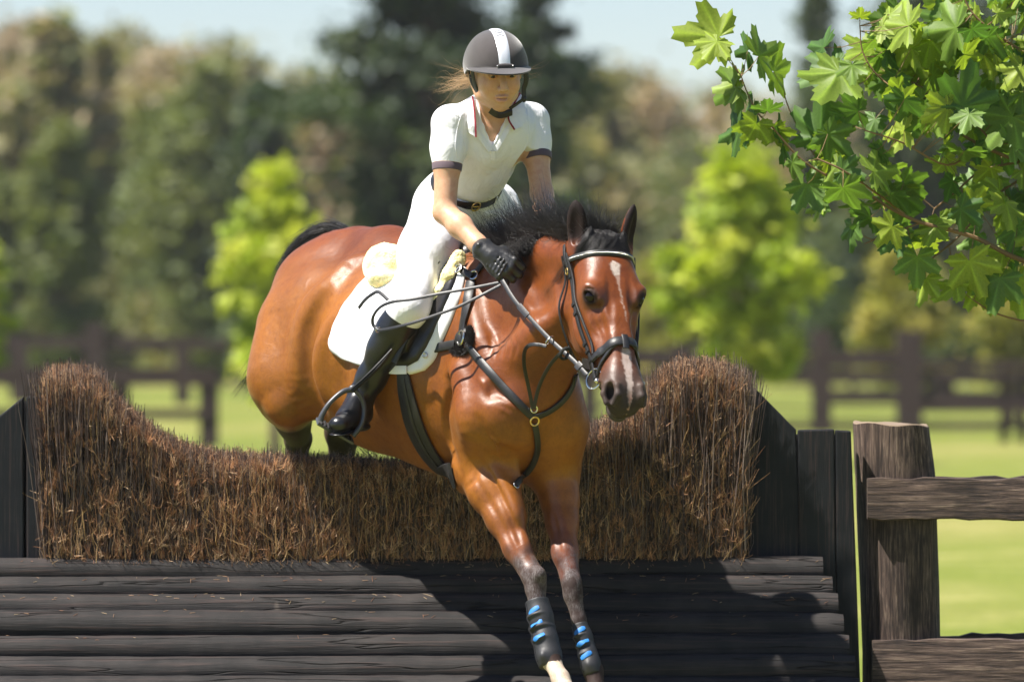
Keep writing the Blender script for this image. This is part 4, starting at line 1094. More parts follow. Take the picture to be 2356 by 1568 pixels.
if 'rider' not in SKIP:
    rider = thing('person', P(1050, 600, .05), 'rider in dark helmet, white polo shirt and breeches, tall black boots, leaning forward on horse', 'person')
    bV, bQ = build_body()
    bx_ = (bV - RO) / RK; bd, bf, bs = bx_ @ RD_, bx_ @ RFc, bx_ @ RS_
    bc = np.tile(np.array([.58, .345, .215]), (len(bV), 1))
    def bp_(mask, c, amt): 
        global bc
        m = np.clip(mask * amt, 0, 1)[:, None]; bc = bc * (1 - m) + np.array(c) * m
    hd_ = (np.abs(bd) < .14) & (np.abs(bs) < .1) & (np.abs(bf) < .16)
    lip = hd_ * (np.abs(bs) < .026) * (bf > .08) * np.exp(-((bd - .079) / .0085) ** 4)
    bp_(lip, (.58, .27, .19), .5)
    bp_(hd_ * np.exp(-(((bd - .042) ** 2 + (np.abs(bs) - .038) ** 2) / .02 ** 2)), (.62, .30, .20), .5)
    bp_(hd_ * (bf > .07) * np.exp(-(((bd - .0045) / .0024) ** 2)) * (np.abs(bs) > .016) * (np.abs(bs) < .046), (.04, .025, .02), .85)
    bp_(hd_ * (bf > .06) * np.exp(-((bd - .002) / .016) ** 2) * (np.abs(bs) < .055), (.36, .19, .12), .5)  # visor shade painted into the skin colour across the eye sockets
    bp_(hd_ * (bf > .07) * (bd > -.004) * (bd < .012) * (np.abs(bs) > .016) * (np.abs(bs) < .046), (.46, .24, .16), .6)
    bp_(hd_ * np.exp(-((bd - .0778) / .0018) ** 2) * (np.abs(bs) < .017) * (bf > .08), (.16, .05, .04), .8)
    bp_(hd_ * (bf > .05) * np.exp(-(((bd + .013) / .0045) ** 2)) * (np.abs(bs) > .012) * (np.abs(bs) < .05), (.16, .09, .05), .7)
    mesh_np('body', bV, bQ, M['skin'], True, rider, bc)
    wm = plain('eye_white', (.42, .38, .35), .15); im = plain('brown_iris', (.015, .010, .008), .08)
    for sg in (1, -1):
        m = MB(); m.ball(rd(.0050, .0790, .031 * sg), .0132); ey = m.build('eye', wm, rider)
        m = MB(); m.ball(rd(.0080, .0850, .0305 * sg), .0080); m.build('iris', im, ey)
    sV, sQ = build_shirt(); shirt = mesh_np('polo_shirt', sV, sQ, M['shirt'], True, rider)
    rV, rQ = build_breeches(); br_o = mesh_np('breeches', rV, rQ, M['breech'], True, rider)
    (oV, oQ), ft, fdn, fsd = build_boot(); mesh_np('riding_boot', oV, oQ, M['boot'], True, rider)
    bootb = BVHTree.FromPolygons([tuple(v) for v in oV.tolist()], oQ.tolist())
    # gloves
    fw = N3(P(1172, 622, -.50)) - WR_R; fw /= np.linalg.norm(fw)
    bk = np.array([-.35, -.85, .38]); bk -= fw * (bk @ fw); bk /= np.linalg.norm(bk); ac = np.cross(fw, bk)
    if ac[2] > 0: ac = -ac
    gV, gQ = build_glove(WR_R, None, fw, bk, ac); mesh_np('glove', gV, gQ, M['glove'], True, rider)
    fw2 = N3(P(1284, 610, -.47)) - WR_L; fw2 /= np.linalg.norm(fw2)
    bk2 = np.array([.7, -.2, .5]); bk2 -= fw2 * (bk2 @ fw2); bk2 /= np.linalg.norm(bk2); ac2 = np.cross(fw2, bk2)
    if ac2[2] > 0: ac2 = -ac2
    gV, gQ = build_glove(WR_L, None, fw2, bk2, ac2, .003); mesh_np('glove', gV, gQ, M['glove'], True, rider)
    # sleeve cuffs, belt, collar
    shb = BVHTree.FromPolygons([tuple(v) for v in sV.tolist()], sQ.tolist())
    brb = BVHTree.FromPolygons([tuple(v) for v in rV.tolist()], rQ.tolist())
    bdb = BVHTree.FromPolygons([tuple(v) for v in bV.tolist()], bQ.tolist())
    def loop_on(trees, c, n, u0, off, arc=(0, 360), steps=48, far=.4, fallback=.05):
        "points around c in the plane normal to n, dropped onto the first surface from outside"
        n = Vector(n).normalized(); u = Vector(u0); u = (u - n * u.dot(n)).normalized(); v = n.cross(u); out = []; nn = []
        for i in range(steps + 1):
            a = math.radians(arc[0] + (arc[1] - arc[0]) * i / steps); d = u * math.cos(a) + v * math.sin(a); best = None
            for t_ in trees:
                h = t_.ray_cast(Vector(c) + d * far, -d, far)
                if h[0] is not None and (best is None or h[3] < best[3]): best = h
            out.append(Vector(c) + d * ((far - best[3] if best else fallback) + off)); nn.append(d)
        return out, nn
    for a, b_, fr, r0 in ((SH_R, EL_R, .458, .0490), (SH_L, EL_L, .458, .0495)):
        ax = (b_ - a) / np.linalg.norm(b_ - a); c = a + (b_ - a) * fr
        m = MB(); vs = []; 
        for (dz, rr) in ((-.002, r0 - .0005), (.001, r0 + .0018), (.022, r0 - .0005), (.024, r0 - .003), (.022, r0 - .0075)):
            u = Vector(ax).orthogonal().normalized(); v = Vector(ax).cross(u)
            for k in range(40):
                t = 2 * math.pi * k / 40; vs.append(Vector(c + ax * dz) + (u * math.cos(t) + v * math.sin(t)) * rr)
        m.add(vs, [(j * 40 + k, j * 40 + (k + 1) % 40, (j + 1) * 40 + (k + 1) % 40, (j + 1) * 40 + k) for j in range(4) for k in range(40)])
        m.build('sleeve_cuff', M['cuff'], rider)
    bc_ = WA - tax * .040 
    pts, nn = loop_on([brb, shb], bc_, tax, TSn, .0005, steps=60, far=.25)
    for it in range(2): pts = [pts[0]] + [(pts[i - 1] + pts[i] * 2 + pts[i + 1]) / 4 for i in range(1, len(pts) - 1)] + [pts[-1]]
    m = MB(); m.strap(pts, [tuple(n_) for n_ in nn], .031, .004); belt = m.build('belt', M['saddle'], rider)
    bk_i = min(range(len(pts)), key=lambda i: abs((pts[i].x / PX(pts[i].y) + 1178) - 1096) + (500 if pts[i].y > WA[1] else 0))
    m = MB(); c = pts[bk_i] + nn[bk_i] * .006; tg = (pts[bk_i + 1] - pts[bk_i - 1]).normalized()
    m.ring(c, nn[bk_i], .019, .0028, u=tg, sx=.75, seg=24); m.tube([c - tg * .014, c + tg * .015], .002); m.build('belt_buckle', M['brass'], belt)
    m = MB(); 
    for off_ in (8, -9, 18):
        i = bk_i + off_
        if 0 < i < len(pts) - 1:
            m.strap([pts[i] + Vector(tax) * .022 + nn[i] * .004, pts[i] + nn[i] * .006, pts[i] - Vector(tax) * .022 + nn[i] * .004], [tuple(nn[i])] * 3, .010, .003)
    m.build('belt_loop', M['breech'], br_o)['kind'] = 'stuff'
    def seam(tree, ctrl, w_, th, nm, mat, par):
        c = crom([np.array([a, b, 0.]) for a, b in ctrl], 5); pt_, nr_ = [], []
        for q_ in c:
            d = (P(q_[0], q_[1], 0) - CAMP).normalized(); hh2 = tree.ray_cast(CAMP, d)
            if hh2[0] is None: continue
            nn_ = hh2[1] if hh2[1].dot(d) < 0 else -hh2[1]; pt_.append(hh2[0] - nn_ * .0006); nr_.append(tuple(nn_))
        if len(pt_) > 2: m = MB(); m.strap(pt_, nr_, w_, th); m.build(nm, mat, par)
    seam(brb, [(972, 440), (950, 500), (930, 570), (915, 640), (905, 680)], .0035, .0016, 'side_seam', M['breech'], br_o)
    seam(brb, [(1120, 478), (1140, 470), (1158, 466)], .0035, .0018, 'pocket_seam', M['breech'], br_o)
    seam(brb, [(1092, 462), (1094, 480), (1097, 500), (1099, 520)], .0045, .0018, 'fly_seam', M['breech'], br_o)
    seam(shb, [(1062, 262), (1052, 300), (1048, 335), (1052, 362)], .0035, .0018, 'sleeve_seam', M['shirt'], shirt)
    seam(shb, [(1212, 250), (1216, 290), (1214, 325), (1206, 345)], .0035, .0018, 'sleeve_seam', M['shirt'], shirt)
    seam(shb, [(1060, 270), (1040, 262), (1018, 262)], .0030, .0015, 'shoulder_seam', M['shirt'], shirt)
    # collar: two folded leaves with red piping
    def on_t(tree, px, py, off):
        d = (P(px, py, 0) - CAMP).normalized(); h = tree.ray_cast(CAMP, d)
        if h[0] is None: return P(px, py, -.25)
        return h[0] + (h[1] if h[1].dot(d) < 0 else -h[1]) * off
    def sheet(name, rows, mat, th, parent):
        m = MB(); n = len(rows[0]); vs = [v for r_ in rows for v in r_]; k = len(vs)
        nrm = []
        for j, r_ in enumerate(rows):
            for i, v in enumerate(r_):
                a = r_[min(i + 1, n - 1)] - r_[max(i - 1, 0)]; b = rows[min(j + 1, len(rows) - 1)][i] - rows[max(j - 1, 0)][i]
                q_ = a.cross(b).normalized(); q_ = q_ if q_.y < 0 else -q_; nrm.append(q_)
        vs2 = [v - q_ * th for v, q_ in zip(vs, nrm)]
        fs = [(j * n + i, j * n + i + 1, (j + 1) * n + i + 1, (j + 1) * n + i) for j in range(len(rows) - 1) for i in range(n - 1)]
        fb = [tuple(x + k for x in f)[::-1] for f in fs]
        R_ = len(rows); edge = []
        for i in range(n - 1): edge += [(i, i + 1, i + 1 + k, i + k), ((R_ - 1) * n + i, (R_ - 1) * n + i + 1, (R_ - 1) * n + i + 1 + k, (R_ - 1) * n + i + k)]
        for j in range(R_ - 1): edge += [(j * n, (j + 1) * n, (j + 1) * n + k, j * n + k), (j * n + n - 1, (j + 1) * n + n - 1, (j + 1) * n + n - 1 + k, j * n + n - 1 + k)]
        m.add(vs + vs2, fs + fb + edge); return m.build(name, mat, parent, sharp=70)
    def leaf(inner, outer, lift=.010):
        A = crom([N3(v) for v in inner], 5); B = crom([N3(v) for v in outer], 5); rows = []
        for a, b_ in zip(A, B):
            rows.append([Vector(a + (b_ - a) * t) + Vector((0, -lift * math.sin(math.pi * t) * .6, 0)) for t in np.linspace(0, 1, 6)])
        return rows
    oc = lambda px, py, off=.006: on_t(shb, px, py, off)
    L_in = [P(1087, 222, -.215), P(1091, 250, -.262), P(1094, 285, -.292), P(1095, 316, -.300)]
    L_out = [P(1078, 232, -.215), P(1074, 262, -.27), oc(1073, 288, .008), oc(1074, 304, .006)]
    leafL = sheet('collar', leaf(L_in, L_out), M['shirt'], .002, shirt)
    R_in = [P(1196, 215, -.15), P(1180, 245, -.215), P(1170, 272, -.262), P(1184, 299, -.262)]
    R_out = [P(1207, 226, -.15), P(1208, 252, -.19), P(1209, 272, -.205), P(1204, 290, -.225)]
    leafR = sheet('collar', leaf(R_in, R_out), M['shirt'], .002, shirt)
    for side in (L_in, R_in):
        cp = [Vector(p) + Vector((0, -.003, 0)) for p in crom([N3(v) for v in side], 8)]
        m = MB(); m.strap(cp, (0, -1, .2), .0055, .002); m.build('collar_piping', M['red'], shirt)
    # inner stand of the collar and placket edges of the open V
    for pl, w_ in (([(1095, 292), (1106, 308), (1119, 326), (1132, 343)], .018), ([(1172, 283), (1160, 300), (1147, 322), (1134, 343)], .018)):
        c_ = [on_t(shb, x + (-4 if x < 1133 and pl[0][0] < 1133 else 4), y + 3, .003) for x, y in pl]
        m = MB(); m.strap([Vector(p) for p in crom([N3(v) for v in c_], 5)], (0, -1, .35), w_, .003); m.build('placket', M['shirt'], shirt)
    m = MB(); a = on_t(shb, 1133, 346, .003); b_ = on_t(shb, 1134, 368, .002); m.strap([a, (a + b_) / 2, b_], (0, -1, .3), .016, .0025); m.build('placket', M['shirt'], shirt)
    # helmet
    F = Field(RO - .24, RO + .24, .0022)
    HC = rd(-.024, -.006, 0)
    F.ell(HC, (.098 * RK, .122 * RK, .0955 * RK), [RD_, RFc, RS_], .01)
    F.ell(HC + RD_ * .022, (.070 * RK, .110 * RK, .0945 * RK), [RD_, RFc, RS_], .03)
    F.plane(rd(-.010, 0, 0), RD_ * 1.0 - RFc * -.0, rd(.09, .06, 0), .145)
    F.plane(rd(.034, 0, 0), RD_, rd(.10, -.06, 0), .2)
    F.ell(HC + RD_ * .045, (.125 * RK, .104 * RK, .082 * RK), [RD_, RFc, RS_], .004, 'sub')
    V_, Q_ = F.mesh(1)
    def mat_velvet():
        n = NT('grey_black_velvet', 0.85, 0.15); n.color(n.mix((.040, .035, .036), (.075, .066, .066), n.noise(22, 4)))
        n.bump(n.noise(900, 2), .4, .0008); n.set(Sheen_Weight=0.5, Sheen_Roughness=.45); return n.m
    M['velvet'] = mat_velvet()
    helm = mesh_np('riding_helmet', V_, Q_, M['velvet'], True, rider)
    # visor
    rows = []
    for j in range(9):
        u = j / 8; row = []
        for i in range(33):
            a = math.radians(-84 + 168 * i / 32); ext = .066 * max(0.0, math.cos(a * 1.05)) ** .55 
            fr = (.113 + ext * u) * math.cos(a); sr = (.0965 + ext * .30 * u) * math.sin(a)
            row.append(Vector(rd(-.026 + .010 * u * math.cos(a) + .018 * (1 - math.cos(a)), fr, sr)))
        rows.append(row)
    sheet('visor', rows, M['velvet'], .005, helm)
    m = MB(); m.tube([rows[0][i] * .75 + rows[1][i] * .25 for i in range(33)], .0028, n=6); m.build('visor_seam', M['leather'], helm)
    # silver stripe over the crown
    hb = BVHTree.FromPolygons([tuple(v) for v in V_.tolist()], Q_.tolist())
    def hel(a, s, off):   # a: angle from the front up and back
        d = Vector(RFc * math.cos(a) - RD_ * math.sin(a)); c = Vector(rd(-.024, -.006, s)); h = hb.ray_cast(c + d * .3, -d)
        return (h[0] + h[1] * off) if h[0] is not None else c + d * .13
    rows = [[hel(a, s_, .0022 - (.0018 if abs(s_) > w_ * .95 else 0)) for s_ in np.linspace(-w_, w_, 7)] for a, w_ in [(math.radians(x), .0175 + .0025 * math.sin(math.radians(x))) for x in range(6, 106, 5)]]
    m_ = plain('silver_panel', (.78, .79, .82), .38, .5, metal=.35)
    sheet('silver_stripe', rows, m_, .004, helm)
    m = MB()
    for a0 in (60, 68, 76):
        m.tube([hel(math.radians(a0 - .5 * abs(k) ** 1.5), k * .0035, .0028) for k in range(-3, 4)], .0011, n=5)
    m.build('vent_slot', M['leather'], helm)
    m = MB(); c = hel(math.radians(3), 0, .002); Rm = Matrix((RS_, RD_, RFc)).transposed(); m.ball(c, (.030, .0085, .007), Rm); m.build('badge', M['velvet'], helm)
    m = MB(); m.ball(c + Vector(RS_) * .026 + Vector(RFc) * .003, .0032, Rm); m.ball(c - Vector(RS_) * .026 + Vector(RFc) * .003, .0028, Rm); m.build('badge_rivet', M['metal'], helm)
    # harness
    m = MB()
    def bs_(d, f, s, off=.004):
        "point on the head skin near (d,f,s)"
        p = Vector(rd(d, f, s)); h = bdb.find_nearest(p); return h[0] + h[1] * off
    chin = [rd(.112, .030, .030), rd(.126, .040, .006), rd(.122, .045, -.025)]
    Lp = [rd(.0, .035, .083), rd(.040, .028, .074), rd(.072, .030, .060), rd(.098, .034, .044), rd(.118, .036, .022)]
    m.strap([Vector(p) for p in crom(Lp, 6)], [tuple(RS_ + RFc * .6)] * 25, [.016] * 12 + list(np.linspace(.012, .007, 13)), .003)
    Lq = [rd(.0, -.010, .083), rd(.040, .010, .079), rd(.074, .028, .062)]
    m.strap([Vector(p) for p in crom(Lq, 6)], [tuple(RS_ + RFc * .6)] * 13, .011, .003)
    Rp = [rd(.0, .030, -.088), rd(.035, .030, -.090), rd(.062, .030, -.083), rd(.088, .034, -.082), rd(.104, .040, -.062), rd(.120, .044, -.035)]
    m.strap([Vector(p) for p in crom(Rp, 6)], [tuple(-RS_ * .4 + RFc)] * 31, [.018] * 12 + [.016] * 8 + [.010] * 11, .005)
    m.ball(rd(.092, .034, -.084), (.009, .009, .012))
    m.strap([Vector(p) for p in crom([rd(.118, .056, .028), rd(.133, .064, .002), rd(.126, .060, -.038)], 6)], [tuple(RFc + RD_ * .6)] * 13, .026, .009)
    m.build('chin_strap', M['leather'], helm)
    # ponytail and loose wisps
    g = np.random.default_rng(9); paths = []; rad = []
    for i in range(100):
        b0 = rd(.045 + g.normal(0, .008), -.075 + g.normal(0, .01), .050 + g.normal(0, .012)); t = np.linspace(0, 1, 9)
        L = g.uniform(.07, .17) * (1.2 if i % 5 == 0 else .9); fl = g.normal(0, 1)
        pth = b0 + np.outer(t * L, np.array([-.80, .35, -.30]) + g.normal(0, .11, 3)) + np.outer(t ** 2, np.array([0, .0, .05 + .04 * fl]) ) * L * 4 * .35
        pth = pth + np.outer(np.sin(t * (6 + g.normal(0, 1)) + i) * t, g.normal(0, .016, 3))
        paths.append(pth); rad.append(.00055 * (1.1 - t))
    for i in range(60):
        sg = 1 if i % 4 else -1
        b0 = rd(.02 + g.normal(0, .012), -.02 + g.normal(0, .02), .080 * sg); t = np.linspace(0, 1, 9); L = g.uniform(.03, .10)
        pth = b0 + np.outer(t * L, np.array([-.7 * sg, .2, .0]) + g.normal(0, .35, 3)) + np.outer(np.sin(t * 5 + i) * t, g.normal(0, .012, 3))
        paths.append(pth); rad.append(.0004 * (1.1 - t))
    hair = strands('hair', np.array(paths), np.array(rad), M['blond'], rider)
    hair['kind'] = 'stuff'
# ------------------------------------------------------------------ mane, forelock, tail
g = np.random.default_rng(21)
if 'hair' not in SKIP:
    K = 9; t = np.linspace(0, 1, K)
    paths, rad = [], []
    crest = [(P(1120, 640, -.05), .10), (P(1165, 595, -.17), .08), (P(1215, 566, -.31), .05), (P(1270, 548, -.50), .04), (P(1330, 552, -.65), .05), (P(1385, 552, -.70), .05)]
    cpts = crom([N3(c[0]) for c in crest], 12); ncr = len(cpts)
    def hs0(l, s):
        o = Vector(hd(l, .3, s)); h = hbvh.ray_cast(o, -Vector(HFc)); return N3(h[0]) if h[0] is not None else hd(l, -.06, s)
    def hair_path(b0, d0, d1, L, wav=.012, bend=1.5):
        d0 = d0 / np.linalg.norm(d0); d1 = d1 / np.linalg.norm(d1)
        p = b0 + np.outer(t * L * .5, d0) + np.outer(t ** bend * L * .5, d1)
        return p + np.outer(np.sin(t * g.uniform(3, 7) + g.uniform(0, 6)) * t, g.normal(0, wav, 3))
    # blown up and over the crest by the jump
    for i in range(5200):
        u = g.random() ** .9; k = u * (ncr - 1); b = cpts[int(k)] * (1 - k % 1) + cpts[min(int(k) + 1, ncr - 1)] * (k % 1)
        b0 = b + g.normal(0, .010, 3) + np.array([0, .012, -.006])
        L = g.uniform(.07, .175) * (1.25 - .35 * u) * (1.25 if g.random() < .1 else 1)
        d0 = np.array([-.20 + g.normal(0, .35), .05 + g.normal(0, .35), 1.0]); d1 = np.array([-.65 + g.normal(0, .6), .3 + g.normal(0, .4), .55 + g.normal(0, .5)])
        paths.append(hair_path(b0, d0, d1, L)); rad.append(.0011 * (1.15 - t))
    # locks falling over the near side by the hand
    for i in range(2600):
        px = g.uniform(1152, 1212); py = np.interp(px, [1150, 1212], [590, 560]) + g.normal(0, 5)
        b0 = N3(P(px, py, -.30 - .0022 * (px - 1150))) + g.normal(0, .008, 3) + np.array([0, -.03, 0])
        L = g.uniform(.06, .15)
        d0 = np.array([.0 + g.normal(0, .3), -.55, .5]); d1 = np.array([.10 + g.normal(0, .25), -.5 + g.normal(0, .2), -1.2])
        p = hair_path(b0, d0, d1, L, .007, 1.7)
        paths.append(p); rad.append(.0011 * (1.15 - t))
    for i in range(700):
        px = g.uniform(1125, 1200); b0 = N3(P(px, 585 + g.normal(0, 8), -.30)) + g.normal(0, .01, 3)
        d0 = np.array([-.9, -.1, .9 + g.normal(0, .3)]); d1 = np.array([-1.0 + g.normal(0, .4), -.1, -.1 + g.normal(0, .5)])
        paths.append(hair_path(b0, d0, d1, g.uniform(.06, .14), .014)); rad.append(.0009 * (1.15 - t))
    mane = strands('mane', np.array(paths), np.array(rad), M['mane'], horse); mane['kind'] = 'stuff'
    paths, rad = [], []
    for i in range(3000):      # forelock lying on the forehead and swept over the browband
        s0 = g.uniform(-.055, .055); side = 1 if g.random() < .68 else -1; reach = g.uniform(.25, 1.0)
        l1 = -.03 + .10 * reach + g.normal(0, .008); s1 = s0 * .8 + side * (.075 * reach + g.normal(0, .012)) * (1 if side > 0 else .6)
        pts_ = []; bulk = g.uniform(.004, .030)
        for q_ in np.linspace(0, 1, 6):
            l_ = -.035 + (l1 + .035) * q_; s_ = s0 + (s1 - s0) * q_ ** 1.5
            p_ = hs0(l_, s_); pts_.append(p_ + HFc * (.003 + bulk * math.sin(math.pi * min(1, q_ * .8 + .15)) ) + g.normal(0, .0012, 3))
        pts_ = np.array(pts_); pp = np.stack([np.interp(t * 5, np.arange(6), pts_[:, c]) for c in range(3)], 1)
        paths.append(pp); rad.append(.0010 * (1.15 - t))
    for i in range(800):       # tuft standing up between the ears
        b0 = hd(-.045 + g.normal(0, .008), -.08 + g.normal(0, .02), g.uniform(-.06, .06)); paths.append(hair_path(b0, zz + g.normal(0, .3, 3), np.array([g.normal(-.2, .8), g.normal(-.4, .5), g.normal(.1, .4)]), g.uniform(.04, .085), .008)); rad.append(.0009 * (1.15 - t))
    for i in range(260):
        b0 = hd(-.03, -.05, g.uniform(-.05, .05)); paths.append(hair_path(b0, zz + g.normal(0, .4, 3), g.normal(0, 1, 3) + zz * .5, g.uniform(.04, .10), .01)); rad.append(.0007 * (1.15 - t))
    fl = strands('forelock', np.array(paths), np.array(rad), M['mane'], horse); fl['kind'] = 'stuff'
    paths, rad = [], []
    K = 16; t = np.linspace(0, 1, K)
    dock = [N3(P(800, 534, .78)), N3(P(766, 529, .84)), N3(P(728, 538, .88)), N3(P(697, 562, .92)), N3(P(670, 597, .95)), N3(P(653, 642, .97)), N3(P(645, 710, .98)), N3(P(622, 780, .98)), N3(P(600, 840, .98)), N3(P(588, 890, .98))]
    dk = np.array(crom(dock, 8))
    def dat(u): k = np.clip(u, 0, 1) * (len(dk) - 1); i = np.minimum(k.astype(int), len(dk) - 2); f = (k - i)[:, None]; return dk[i] * (1 - f) + dk[i + 1] * f
    for i in range(4200):
        u0 = g.uniform(0, .42) ; L = g.uniform(.12, .38); off = g.normal(0, .007, 3)
        p = dat(u0 + t * L) + off * (1 + t[:, None] * 1.3) + np.outer(np.sin(t * 6 + i) * t, g.normal(0, .004, 3))
        paths.append(p); rad.append(.0011 * (1.15 - t))
    for i in range(90):
        u0 = g.uniform(.5, .75); p = dat(u0 + t * .3) + np.outer(t ** 1.5, np.array([-.02 - abs(g.normal(0, .02)), .02, -.02 + g.normal(0, .03)])) + g.normal(0, .012, 3)
        paths.append(p); rad.append(.0010 * (1.15 - t))
    for i in range(26):
        p = dat(.85 + t * .15) + np.outer(t, np.array([-.075 + g.normal(0, .01), 0, -.04 + g.normal(0, .01)])); paths.append(p); rad.append(.0009 * (1.15 - t))
    # a few long hairs blown under the belly
    for i in range(60):
        b0 = N3(P(g.uniform(790, 850), g.uniform(985, 1010), .75)); paths.append(b0 + np.outer(t, np.array([.05 + g.normal(0, .03), .0, -.085 + g.normal(0, .02)])) + np.outer(t ** 2, [g.normal(.03, .03), 0, 0])); rad.append(.0012 * (1.15 - t))
    tail = strands('tail', np.array(paths), np.array(rad), M['mane'], horse); tail['kind'] = 'stuff'

def surf_path(ctrl, off=.004, n=6, smooth=2):
    "control points (px,py) dropped onto the horse, smoothed, with normals"
    pts, nn = [], []
    c = crom([np.array([a, b, 0.0]) for a, b in ctrl], n)
    for q_ in c:
        p, nrm = on(q_[0], q_[1], off); pts.append(p); nn.append(nrm)
    for _ in range(smooth):
        pts = [pts[0]] + [(pts[i - 1] + pts[i] * 2 + pts[i + 1]) / 4 for i in range(1, len(pts) - 1)] + [pts[-1]]
        nn = [nn[0]] + [(nn[i - 1] + nn[i] * 2 + nn[i + 1]).normalized() for i in range(1, len(nn) - 1)] + [nn[-1]]
    return pts, nn
def free(ctrl, n=8): return [Vector(p) for p in crom([N3(P(*c)) for c in ctrl], n)]
CD = Vector((0, -1, 0.05))

if 'tack' not in SKIP:
    L_ = M['leather']
    # ---------------- bridle
    bridle = thing('bridle', Vector(hd(.2, .02, 0)), 'black leather bridle with studded browband and flash noseband on the bay horse', 'bridle')
    def hs_(l, s, off=.005, f0=.3):
        "point of the head at l (down the nose) and s (sideways), seen from the front of the face"
        o = Vector(hd(l, f0, s)); h = hbvh.ray_cast(o, -Vector(HFc)); return (h[0] + Vector(HFc) * off) if h[0] is not None else Vector(hd(l, 0, s))
    def ring_head(l0, tilt, off, a0=-150, a1=150, n=44, shear=0.0):
        "loop round the head: plane crossing the face at l0, tilted; angle 0 = front of the face"
        c = Vector(hd(l0, -.075, 0)); ax = (Vector(HL_) * math.cos(tilt) + Vector(HFc) * math.sin(tilt) + Vector(HS_) * shear).normalized()
        u = Vector(HFc); u = (u - ax * u.dot(ax)).normalized(); v = Vector(HS_); v = (v - ax * v.dot(ax) - u * v.dot(u)).normalized(); P1, N1 = [], []
        for i in range(n + 1):
            a = math.radians(a0 + (a1 - a0) * i / n); d = u * math.cos(a) + v * math.sin(a)
            h = hbvh.ray_cast(c + d * .26, -d, .26)
            r_ = (.26 - h[3]) if h[0] is not None else .08
            P1.append(r_); N1.append(d)
        for _ in range(3): P1 = [P1[0]] + [(P1[i - 1] + 2 * P1[i] + P1[i + 1]) / 4 for i in range(1, n)] + [P1[-1]]
        return [c + d * (r_ + off) for r_, d in zip(P1, N1)], [tuple(d) for d in N1]
    pts, nn = ring_head(.055, -.22, .004, -112, 112)
    m = MB(); m.strap(pts, nn, .020, .006); brow = m.build('browband', L_, bridle)
    m = MB(); 
    for i in range(5, len(pts) - 5):
        for f in (0, .5):
            p = pts[i] * (1 - f) + pts[i + 1] * f; m.ball(p + Vector(nn[i]) * .0060, .0023, nu=6, nv=4)
    m.build('browband_stud', M['metal'], brow)['kind'] = 'stuff'
    ptsN, nnN = ring_head(.405, .16, .004, -150, 150)
    m = MB(); m.strap(ptsN, nnN, [.032 if abs(i - 22) < 12 else .022 for i in range(len(ptsN))], .009); m.build('noseband', L_, bridle)
    ptsF, nnF = ring_head(.455, .62, .004, -150, 150)
    m = MB(); m.strap(ptsF, nnF, .014, .005); m.build('flash_strap', L_, bridle)
    m = MB(); c = ptsN[22] + Vector(nnN[22]) * .006; m.strap([c - Vector(HL_) * .018, c + Vector(HFc) * .004, c + Vector(HL_) * .030], [tuple(HFc)] * 3, .020, .005); m.build('flash_loop', L_, bridle)
    # cheekpieces each side
    bitR = Vector(hd(.475, -.098, .070)); bitL = Vector(hd(.475, -.098, -.070))
    for sg, bit in ((1, bitR), (-1, bitL)):
        def side(l, f, off=.006):
            o = Vector(hd(l, f, .3 * sg)); h = hbvh.ray_cast(o, -Vector(HS_) * sg, .6); 
            return (h[0] + Vector(HS_) * sg * off) if h[0] is not None else Vector(hd(l, f, .09 * sg))
        nrm = [tuple(HS_ * sg)]
        a = [side(-.01, -.10), side(.04, -.095), side(.12, -.102), side(.20, -.110), side(.28, -.110), side(.36, -.105, .007), side(.42, -.100, .010), bit + Vector(HS_) * .002 * sg]
        cp = [Vector(p) for p in crom([N3(v) for v in a], 5)]
        m = MB(); m.strap(cp, nrm * len(cp), .016, .005); ck = m.build('cheekpiece', L_, bridle)
        m = MB()
        for i in (9, 15, 17, 24, 26, 29): m.strap([cp[i] + Vector(HS_) * .003 * sg - (cp[i + 1] - cp[i]) * .35, cp[i] + Vector(HS_) * .003 * sg + (cp[i + 1] - cp[i]) * .35], nrm * 2, .024, .005)
        m.build('keeper', L_, ck)['kind'] = 'stuff'
        m = MB(); m.ring(cp[8] + Vector(HS_) * .009 * sg, HS_ * sg, .011, .002, u=HFc, sx=.8, seg=14); m.build('cheek_buckle', M['brass'], ck)
        b_ = [side(.03, -.080), side(.12, -.085), side(.20, -.088), side(.29, -.080), side(.36, -.078), side(.395, -.080, .008)]
        cp = [Vector(p) for p in crom([N3(v) for v in b_], 5)]; m = MB(); m.strap(cp, nrm * len(cp), .010, .004); m.build('noseband_cheek', L_, bridle)
        th = [side(.02, -.115), side(.09, -.145), side(.17, -.185, .010), side(.26, -.225, .014), Vector(hd(.33, -.258, .048 * sg)), Vector(hd(.355, -.262, .0 * sg))]
        cp = [Vector(p) for p in crom([N3(v) for v in th], 5)]; m = MB(); m.strap(cp, nrm * len(cp), .010, .004); m.build('throatlash', L_, bridle)
        m = MB(); m.ring(bit + Vector(HS_) * .004 * sg, HS_ * sg + HFc * .5, .033, .0034, u=HL_, sx=1.0, seg=28); m.ball(bit + Vector(HS_) * .006 * sg + Vector(HL_) * .02 + Vector(HFc) * .022, .0095); m.build('bit_ring', M['metal'], bridle)
    m = MB(); m.tube([bitL, Vector(hd(.49, -.09, 0)), bitR], .006); m.build('bit_mouthpiece', M['metal'], bridle)
    # headpiece over the poll
    m = MB(); cp = [Vector(p) for p in crom([hd(-.01, -.10, .088), hd(-.045, -.09, .05), hd(-.055, -.085, 0), hd(-.045, -.09, -.05), hd(-.01, -.10, -.088)], 6)]
    m.strap(cp, [tuple(zz + HS_ * (1 - i / 12) * .8) for i in range(25)], .028, .005); m.build('headpiece', L_, bridle)
